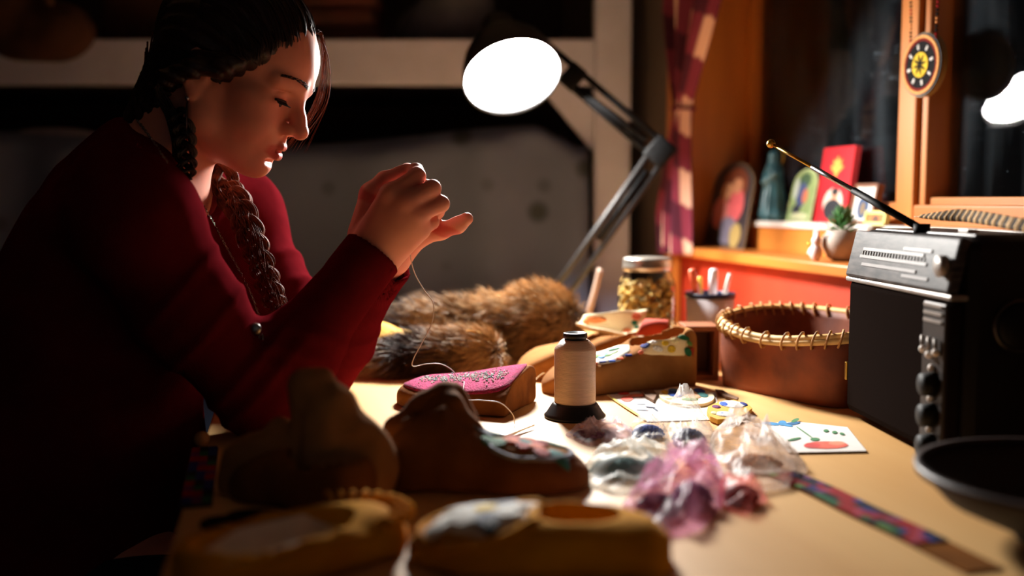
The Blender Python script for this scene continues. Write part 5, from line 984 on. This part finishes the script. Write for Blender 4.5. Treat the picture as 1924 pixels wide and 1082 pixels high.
# hands
def hand(S):
    k = .007
    def q(px, py, d): return P(px, py, d)
    # near (right) hand
    for a, b, ra_, rb_ in (((688, 464, 1.215), (733, 366, 1.205), .0215, .0135), ((703, 473, 1.212), (762, 382, 1.198), .022, .0140), ((716, 480, 1.215), (784, 406, 1.20), .0210, .0135), ((724, 482, 1.222), (790, 432, 1.21), .0185, .0125)): S.cone(q(*a), q(*b), ra_, rb_, .014)
    S.path([q(735, 365, 1.203), q(783, 331, 1.212), q(781, 321, 1.238), q(766, 323, 1.248)], [.0122, .0098, .0085, .0072], k)
    S.path([q(764, 381, 1.196), q(812, 354, 1.203), q(812, 364, 1.236), q(790, 374, 1.246)], [.0125, .0102, .0088, .0075], k*.6)
    S.path([q(784, 403, 1.199), q(829, 383, 1.207), q(822, 398, 1.236), q(801, 404, 1.246)], [.0115, .0096, .0082, .0072], k*.6)
    S.path([q(788, 430, 1.209), q(812, 418, 1.222), q(806, 424, 1.245), q(792, 424, 1.25)], [.0105, .0082, .0075, .0066], k*.5)
    S.path([q(681, 440, 1.232), q(700, 366, 1.242), q(724, 340, 1.242), q(752, 328, 1.244), q(764, 321, 1.246)], [.0185, .0155, .0115, .0092, .0078], k)
    # far (left) hand, palm behind, little finger held out
    for a, b, ra_, rb_ in (((716, 480, 1.3), (740, 380, 1.30), .021, .0135), ((728, 486, 1.296), (768, 386, 1.296), .0215, .0135), ((738, 482, 1.292), (788, 408, 1.288), .02, .013), ((744, 480, 1.288), (794, 440, 1.276), .018, .0125)): S.cone(q(*a), q(*b), ra_, rb_, .014)
    S.path([q(740, 380, 1.30), q(762, 340, 1.294), q(768, 322, 1.268), q(766, 318, 1.256)], [.0125, .010, .0085, .0074], k)
    S.path([q(768, 386, 1.296), q(800, 352, 1.29), q(806, 362, 1.268), q(796, 372, 1.258)], [.0125, .010, .0086, .0076], k*.6)
    S.path([q(788, 408, 1.288), q(822, 388, 1.282), q(818, 402, 1.262), q(803, 408, 1.254)], [.0115, .0095, .0082, .0074], k*.6)
    S.path([q(790, 442, 1.277), q(828, 434, 1.268), q(860, 423, 1.262), q(877, 411, 1.258)], [.0135, .0105, .0098, .0082], k)
    S.path([q(722, 440, 1.275), q(735, 370, 1.268), q(752, 338, 1.262), q(764, 324, 1.258)], [.0165, .0135, .0105, .008], k)
hand(body)
bvv, bff = body.mesh()
loc = (bvv-HO)@HR                                              # head coordinates of each vertex
tint = np.ones((len(bvv), 4), np.float32)
lx, ly, lz = loc.T; sm = lambda a, b, x: np.clip((x-a)/(b-a), 0, 1)
lipm = sm(.080, .086, lx)*(1-sm(.022, .028, np.abs(ly)))*(1-np.clip((np.abs(lz+.0475)-(.0115-.0003*(np.abs(ly)*1000)))/.0025, 0, 1))
for i, c in enumerate((.86, .42, .45)): tint[:, i] = tint[:, i]*(1-lipm)+c*lipm
blush = np.exp(-(((lx-.075)/.02)**2+((np.abs(ly)-.04)/.016)**2+((lz+.012)/.018)**2)); tint[:, 1] *= 1-.16*blush; tint[:, 2] *= 1-.14*blush
tips = np.exp(-(np.linalg.norm(bvv-P(775, 345, 1.24), axis=1)/.05)**2); tint[:, 1] *= 1-.14*tips; tint[:, 2] *= 1-.12*tips
skin = mat('skin', srgb(226, 152, 130), .48, .06, 30, .03, spec=.4, sss=.25, attr='tint', bscale=500)
mk('body', bvv, bff, skin, PER, attr=tint)
# eyes, lashes, brows
for s_ in (-1, 1):
    MB().ball(hp(.0735, s_*.031, .0145), .0132, 20, 14, HR).obj('eye', mat('eye_white', srgb(200, 190, 186), .2), PER)
    MB().ball(hp(.0825, s_*.0312, .0085), (.0052, .0058, .0058), 14, 10, HR).obj('iris', mat('iris_dark', srgb(34, 20, 14), .15), PER)
    mb = MB(); 
    for i in range(13):
        t = i/12; b_ = np.array([.0905-.006*abs(t-.45)*1.6, s_*(.018+.031*t), .0122+.001*math.sin(t*3.1)]); e_ = b_+np.array([.0085, s_*(.006*(t-.2)*1.6), -.0025-.001*math.sin(t*3)])
        mb.tube([hp(*b_), hp(*(b_*.5+e_*.5+[0, 0, -.0012])), hp(*e_)], [.0008, .0007, .0002], 5)
    mb.tube([hp(.0905-.006*abs(t-.45)*1.6-.004*max(0, t-.7), s_*(.018+.033*t), .0122+.001*math.sin(t*3.1)) for t in np.linspace(0, 1, 12)], .0017, 6)
    mb.obj('eyelashes', mat('lash_black', srgb(14, 9, 8), .7), PER)
hbv = BVHTree.FromPolygons([Vector(p) for p in bvv], [tuple(int(i) for i in q) for q in bff])
for s_ in (-1, 1):
    mb = MB(); r = random.Random(4)
    for i in range(120):
        t = r.random(); y = s_*(.010+.043*t); z = .0395+.007*math.sin(t*2.2)-.004*t+r.uniform(-.0028, .0028)*(1-.6*t)
        h0 = hbv.ray_cast(Vector(hp(.16, y, z)), Vector(-HR[:, 0])); 
        if h0[0] is None: continue
        b_ = np.array(h0[0]); n_ = np.array(h0[1]); n_ = n_ if n_@HR[:, 0] > 0 else -n_; d_ = HR@np.array([-.2, s_*1., .25-.5*t]); mb.tube([b_-n_*.0003, b_+d_*.003+n_*.0008, b_+d_*.0065+n_*.0005], [.00042, .0004, .0001], 4)
    mb.obj('eyebrow', mat('brow_dark', srgb(40, 22, 16), .7), PER)
# ---------------------------------------------------------------- clothing
cg_ = SDF(rng((-.86, -.47, .0065), (-.47, -.09, .0035)), rng((.99, 1.57, .0045)), rng((.42, .74, .008), (.74, 1.13, .0035)))
torso(cg_, .002); arm(cg_, sN, eN, wN, .004); arm(cg_, sF, eF, wF, .004)
for e, w_ in ((eN, wN), (eF, wF)):                                                   # ribbed cuffs
    d_ = nrm(w_-e); cg_.cone(w_-d_*.035, w_-d_*.004, .036, .0375, k=.006)
def crease(X, Y, Z):
    out = 0.0018*noise3(X, Y, Z, 38, 71)+.0008*noise3(X, Y, Z, 90, 72)
    for s_, e, ts in ((sN, eN, (.36, .58, .84, .95)), (sF, eF, (.45, .62, .85))):
        ax = e-s_; L2 = ax@ax; t = ((X-s_[0])*ax[0]+(Y-s_[1])*ax[1]+(Z-s_[2])*ax[2])/L2
        dx, dy, dz = X-s_[0]-t*ax[0], Y-s_[1]-t*ax[1], Z-s_[2]-t*ax[2]; rad = np.sqrt(dx*dx+dy*dy+dz*dz)
        for tc_ in ts: out = out-.0042*np.exp(-((t+.10*dz/.05-tc_)/.028)**2)*np.exp(-(rad/.085)**4)
    for e, w_, ts in ((eN, wN, (.12, .24, .38)), (eF, wF, (.2, .4))):
        ax = w_-e; L2 = ax@ax; t = ((X-e[0])*ax[0]+(Y-e[1])*ax[1]+(Z-e[2])*ax[2])/L2
        dx, dy, dz = X-e[0]-t*ax[0], Y-e[1]-t*ax[1], Z-e[2]-t*ax[2]; rad = np.sqrt(dx*dx+dy*dy+dz*dz)
        for tc_ in ts: out = out-.0025*np.exp(-((t-.12*dx/.05-tc_)/.035)**2)*np.exp(-(rad/.07)**4)
    return out
cg_.disp(crease)
# neckline: cut along a slanted V, cuffs cut at the wrists
for y, sg in ((1.27, 0),):
    cg_.cone((-.405, 1.27, 1.13), (-.432, 1.27, 1.05), .066, .06, k=.006, mode='sub')
    cg_.cone((-.39, 1.27, 1.04), (-.335, 1.275, .85), .062, .018, k=.006, mode='sub')
cv_, cf_ = None, None
for e, w_ in ((eN, wN), (eF, wF)):
    d_ = nrm(w_-e); c = w_+d_*.052; R3 = np.stack([nrm(np.cross(d_, (0, 1, 0))), np.cross(d_, nrm(np.cross(d_, (0, 1, 0)))), d_], 1); cg_.box(c, (.07, .07, .05), R3, .001, .001, 'sub'); cg_.cone(w_-d_*.03, w_+d_*.02, .031, .033, k=.002, mode='sub')
cg_.half((0, 0, .445), (0, 0, -1)); cv_, cf_ = cg_.mesh()
knit = mat('cardigan_knit', srgb(94, 19, 26), .9, .1, 40, spec=0.)
wave_bump(knit, 190, .35, 'DIAGONAL', .0012)
card_ = mk('cardigan', cv_, cf_, knit, PER)
cbv = BVHTree.FromPolygons([Vector(p) for p in cv_], [tuple(int(i) for i in q) for q in cf_])
# dark dress under the cardigan fills the neckline, trousers below
un = SDF(rng((-.6, -.3, .004)), rng((1.14, 1.40, .004)), rng((.70, 1.06, .004))); torso(un, -.003); un.cone((-.40, 1.268, 1.09), (-.425, 1.27, .985), .06, .052, k=.004, mode='sub'); un.half((0, 0, 1.03), (0, 0, 1)); uv, uf = un.mesh()
mk('inner_top', uv, uf, mat('inner_red', srgb(120, 26, 38), .9, .1, 40), PER)
tr_ = SDF(rng((-.82, .0, .009)), rng((1.03, 1.5, .009)), rng((.05, .62, .011)))
tr_.ell((-.60, 1.27, .535), (.17, .19, .12), k=.03)
for y in (1.19, 1.35): tr_.path([(-.6, y, .53), (-.2, y, .535), (-.18, y, .09)], [.093, .07, .055], k=.03)
v, f = tr_.mesh(); mk('trousers', v, f, mat('denim_dark', srgb(28, 30, 40), .9), PER)
for y in (1.19, 1.35):
    s = SDF.cube((-.25, y-.08, -.01), (.05, y+.08, .16), .006); s.ell((-.095, y, .038), (.118, .048, .038), k=.02); s.cone((-.17, y, .05), (-.18, y, .12), .045, .05, k=.02); s.half((0, 0, .001), (0, 0, -1)); v, f = s.mesh(); mk('shoe', v, f, mat('shoe_dark', srgb(30, 24, 22), .6), PER)
# ---------------------------------------------------------------- hair
hs = SDF(*[np.arange(HO[i]-[.2, .15, .2][i], HO[i]+[.16, .15, .2][i], .003) for i in range(3)])
def he2(c, r, k=.01, mode='add', R=None): hs.ell(hp(*c), r, HR if R is None else HR@R, k, mode)
he2((-.006, 0, .056), (.098, .0815, .09)); he2((-.033, 0, .025), (.056, .075, .076), .02); he2((-.042, 0, -.03), (.036, .056, .05), .02); 
he2((.12, 0, -.032), (.098, .12, .122), .012, 'sub'); he2((.03, 0, -.06), (.075, .2, .055), .01, 'sub')
for s_ in (-1, 1): he2((-.012, s_*.088, -.012), (.0115, .024, .0155), .008, 'sub')
hs.cone(hp(-.05, 0, -.02), hp(-.046, 0, -.082), .047, .05, .015); hs.path([hp(.05, -.064, .056), hp(.022, -.080, .02), hp(-.008, -.086, .004), hp(-.034, -.08, -.02)], [.010, .0105, .0095, .012], .012)
def hairn(X, Y, Z):
    a = X-HO[0]; b = Y-HO[1]; c = Z-HO[2]; q0 = a*HR[0, 0]+b*HR[1, 0]+c*HR[2, 0]; q1 = a*HR[0, 1]+b*HR[1, 1]+c*HR[2, 1]; q2 = a*HR[0, 2]+b*HR[1, 2]+c*HR[2, 2]
    ang = np.arctan2(q1, q2+.02); return .0013*np.sin(ang*46+q0*22)+.0008*np.sin(ang*97-q0*30)
hs.disp(hairn); v, f = hs.mesh()
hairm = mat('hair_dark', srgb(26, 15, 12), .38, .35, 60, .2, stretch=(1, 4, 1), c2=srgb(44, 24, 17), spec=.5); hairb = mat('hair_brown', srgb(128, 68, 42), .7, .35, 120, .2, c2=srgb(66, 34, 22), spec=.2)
hair = mk('hair', v, f, hairm, PER); hv = BVHTree.FromPolygons([Vector(p) for p in v], [tuple(int(i) for i in q) for q in f])
def strands(name, paths, m, r0=.0009, n=22):
    mb = MB()
    for p_ in paths: sp_ = spline(p_, n); mb.tube(sp_, np.linspace(r0, r0*.35, n), 4)
    return mb.obj(name, m, PER)
r = random.Random(8); paths = []
for i in range(200):                                         # combed-back strands lying over the cap
    y0 = r.uniform(-.062, .062); pp = []
    for t in np.linspace(0, 1, 8):
        th_ = -.15+t*2.2; yy = y0*(1+.35*math.sin(t*2.4)); dirv = np.array([math.cos(th_)*1.0, yy/.075, math.sin(th_)]); src = np.array([-.01, 0, .03])+dirv*.25
        if t == 0: src = np.array([.2, yy, .085+.002*r.random()])
        h_ = hv.ray_cast(Vector(hp(*src)), Vector(HR@(-(src-np.array([-.01, yy*.7, .03])))).normalized())
        if h_[0] is not None: pp.append(np.array(h_[0])+np.array([r.uniform(-.001, .001) for _ in range(3)])+nrm(np.array(h_[0])-HO)*.0012)
    if len(pp) >= 4: paths.append(pp)
strands('hair_strands', paths, hairm, .0011)
paths = []
for i in range(26):                                          # strands falling past the far side of the face
    a = r.random(); g = r.gauss(0, 1); j = lambda s=1.: r.uniform(-1, 1)*s
    paths.append([hp(.072+j(.004), .03+j(.012), .106), P(603+j(3), 62+j(4), 1.285), P(611+3*g, 105, 1.30+j(.01)), P(612+5*g, 150, 1.31+j(.01)), P(602+7*g, 195, 1.31+j(.01)), P(582+8*g-14*a, 238, 1.31+j(.01)), P(556+10*g-26*a, 268+j(24), 1.31)])
for i in range(6): paths.append([hp(.08, .012, .10), P(603, 80, 1.27), P(606+r.uniform(-2, 2), 100, 1.27), P(605, 118, 1.27)])
strands('front_strands', paths, hairb, .00045)
paths = []
for i in range(60):                                          # hair over and behind the near ear
    j = lambda s=1.: r.uniform(-1, 1)*s; t = r.random()
    paths.append([hp(.06-.03*t, -.058, .07+.01*t), hp(.035, -.074-.004*t, .035+.012*t), hp(.008, -.082, .012+.02*t), hp(-.02, -.083, -.002+.02*t+j(.003)), hp(-.045, -.075, -.03+j(.008)), P(330+j(14), 235, 1.205+j(.01)), P(335+j(12), 300, 1.2)])
strands('side_hair', paths, hairm, .0016)
paths = []
for i in range(30):
    j = lambda s=1.: r.uniform(-1, 1)*s
    paths.append([hp(-.092+j(.004), j(.03), .0+j(.02)), P(268+j(10), 170, 1.27), P(254+j(10), 200, 1.27), P(262+j(16), 236, 1.265)])
strands('nape_strands', paths, hairb, .0012)
def braid(name, cl, w_, turns, m, n=110):
    c = spline(cl, n); tg = np.gradient(c, axis=0); tg /= np.linalg.norm(tg, axis=1)[:, None]; s_ = np.cross(tg, (0, 1, 0)); s_ /= np.linalg.norm(s_, axis=1)[:, None]; d_ = np.cross(tg, s_); mb = MB()
    for k in range(3):
        for q in range(15):
            a = q*2*math.pi/14; rr_ = .0 if q == 14 else .40+.05*math.sin(q*7.3+k)
            ph = np.linspace(0, turns*2*math.pi, n)+k*2*math.pi/3; wd = np.interp(np.linspace(0, 1, n), [0, .15, .85, 1], [w_*.9, w_, w_*.75, w_*.4])
            off = s_*(np.sin(ph)*wd)[:, None]+d_*(np.sin(2*ph)*wd*.42)[:, None]+(s_*math.cos(a)+d_*math.sin(a))*(wd*rr_)[:, None]
            mb.tube(c+off+d_*(.0006*np.sin(np.linspace(0, 40, n)+q*2.1+k))[:, None], wd*.13+(wd*.2 if q == 14 else 0), 5)
    return mb.obj(name, m, PER)
braid('braid', [P(338, 205, 1.2), P(345, 250, 1.19), P(350, 300, 1.185), P(352, 338, 1.185)], .0105, 2.2, hairm, 60)
br = braid('braid', [hp(-.03, .06, -.05), P(420, 345, 1.33), P(447, 385, 1.30), P(470, 440, 1.27), P(492, 500, 1.26), P(512, 555, 1.255), P(535, 600, 1.25)], .0145, 4.0, hairb)
r = random.Random(21); cb2 = [P(420, 345, 1.325), P(447, 385, 1.295), P(470, 440, 1.262), P(492, 500, 1.252), P(512, 555, 1.247), P(535, 600, 1.243)]
strands('loose_braid_hair', [[q+np.array([r.gauss(0, .008), r.uniform(-.012, .004), r.gauss(0, .006)]) for q in cb2] for _ in range(45)], hairb, .0006, 40)
strands('braid_end', [[P(528+r.uniform(-3, 3), 590, 1.25), P(538+r.uniform(-8, 6), 610, 1.25), P(542+r.uniform(-14, 8), 632, 1.25)] for _ in range(40)], hairb, .0011)
# ---------------------------------------------------------------- jewellery
ea = hp(-.003, -.078, -.031)
MB().ball(ea, .0028, 10, 8).obj('earring_stud', steel, PER); MB().tube([ea+[0, 0, -.002], ea+[-.001, -.001, -.018], ea+[-.002, -.001, -.05]], [.0016, .0034, .0006], 8, flat=.45).obj('earring_drop', mat('earring_dark', srgb(60, 58, 62), .25, metal=.9), PER)
def chainl(name, pts, n, m, rad=.0019):
    c = spline(pts, n); mb = MB(); tg = np.gradient(c, axis=0)
    for i in range(n):
        t = nrm(tg[i]); a = nrm(np.cross(t, (0, 1, .2))); b = np.cross(t, a); u, w_ = (a, b) if i % 2 else (b, a); q = np.linspace(0, 2*math.pi, 9)[:-1]; ring = np.array([c[i]+t*rad*1.35*math.cos(x)+u*rad*.8*math.sin(x) for x in q]); mb.tube(np.concatenate([ring, ring[:2]]), rad*.28, 4, caps=False)
    return mb.obj(name, m, PER)
def onbody(px, py, lift=.003):
    rr_ = ray(px, py); o = Vector((0, 0, CAMZ)); dd = Vector(rr_).normalized(); best = None
    for bv_ in (cbv, hbv):
        h_ = bv_.ray_cast(o, dd)
        if h_[0] is not None and (best is None or h_[3] < best[1]): best = (np.array(h_[0]), h_[3])
    return best[0]-np.array(dd)*lift if best else P(px, py, 1.26)
silv = mat('chain_silver', srgb(170, 164, 160), .25, metal=1.)
chainl('necklace', [onbody(258, 226), onbody(272, 244), onbody(288, 266), onbody(301, 286), onbody(314, 305)], 26, silv)
chainl('necklace', [onbody(384, 388), onbody(402, 420), onbody(424, 462), onbody(448, 505), onbody(470, 548), onbody(486, 590)], 46, silv, .0016)
pc = onbody(480, 618, .004); MB().lathe([(.001, 0), (.006, .0005), (.0075, .002), (.006, .0035), (.001, .004)], 16, pc, rx(math.pi/2)).obj('pendant', silv, PER)
for i in range(4): MB().tube([pc+[-.004+.004*i, 0, -.006], pc+[-.004+.004*i, 0, -.02]], .0012, 5).obj('pendant_fringe', silv, PER)
# needle between the fingertips
na = P(766, 318, 1.25); nee = lone('needle', MB().tube([na+[-.012, 0, -.004], na+[.004, 0, .002], na+[.012, .004, .005]], [.0006, .0006, .0001], 6), steel, 'fine steel needle pinched between the fingertips', 'needle', na)
# stool under her
stl = thing('stool', 'wooden stool under the seated woman', 'stool', (-.62, 1.27, 0))
MB().lathe([(.001, .38), (.17, .38), (.18, .39), (.18, .408), (.17, .418), (.001, .418)], 32, (-.62, 1.27, 0)).obj('seat', wm, stl)
for sx in (-1, 1):
    for sy in (-1, 1): MB().tube([(-.62+sx*.10, 1.27+sy*.10, .383), (-.62+sx*.15, 1.27+sy*.15, 0)], [.016, .014], 10).obj('leg', wm, stl)
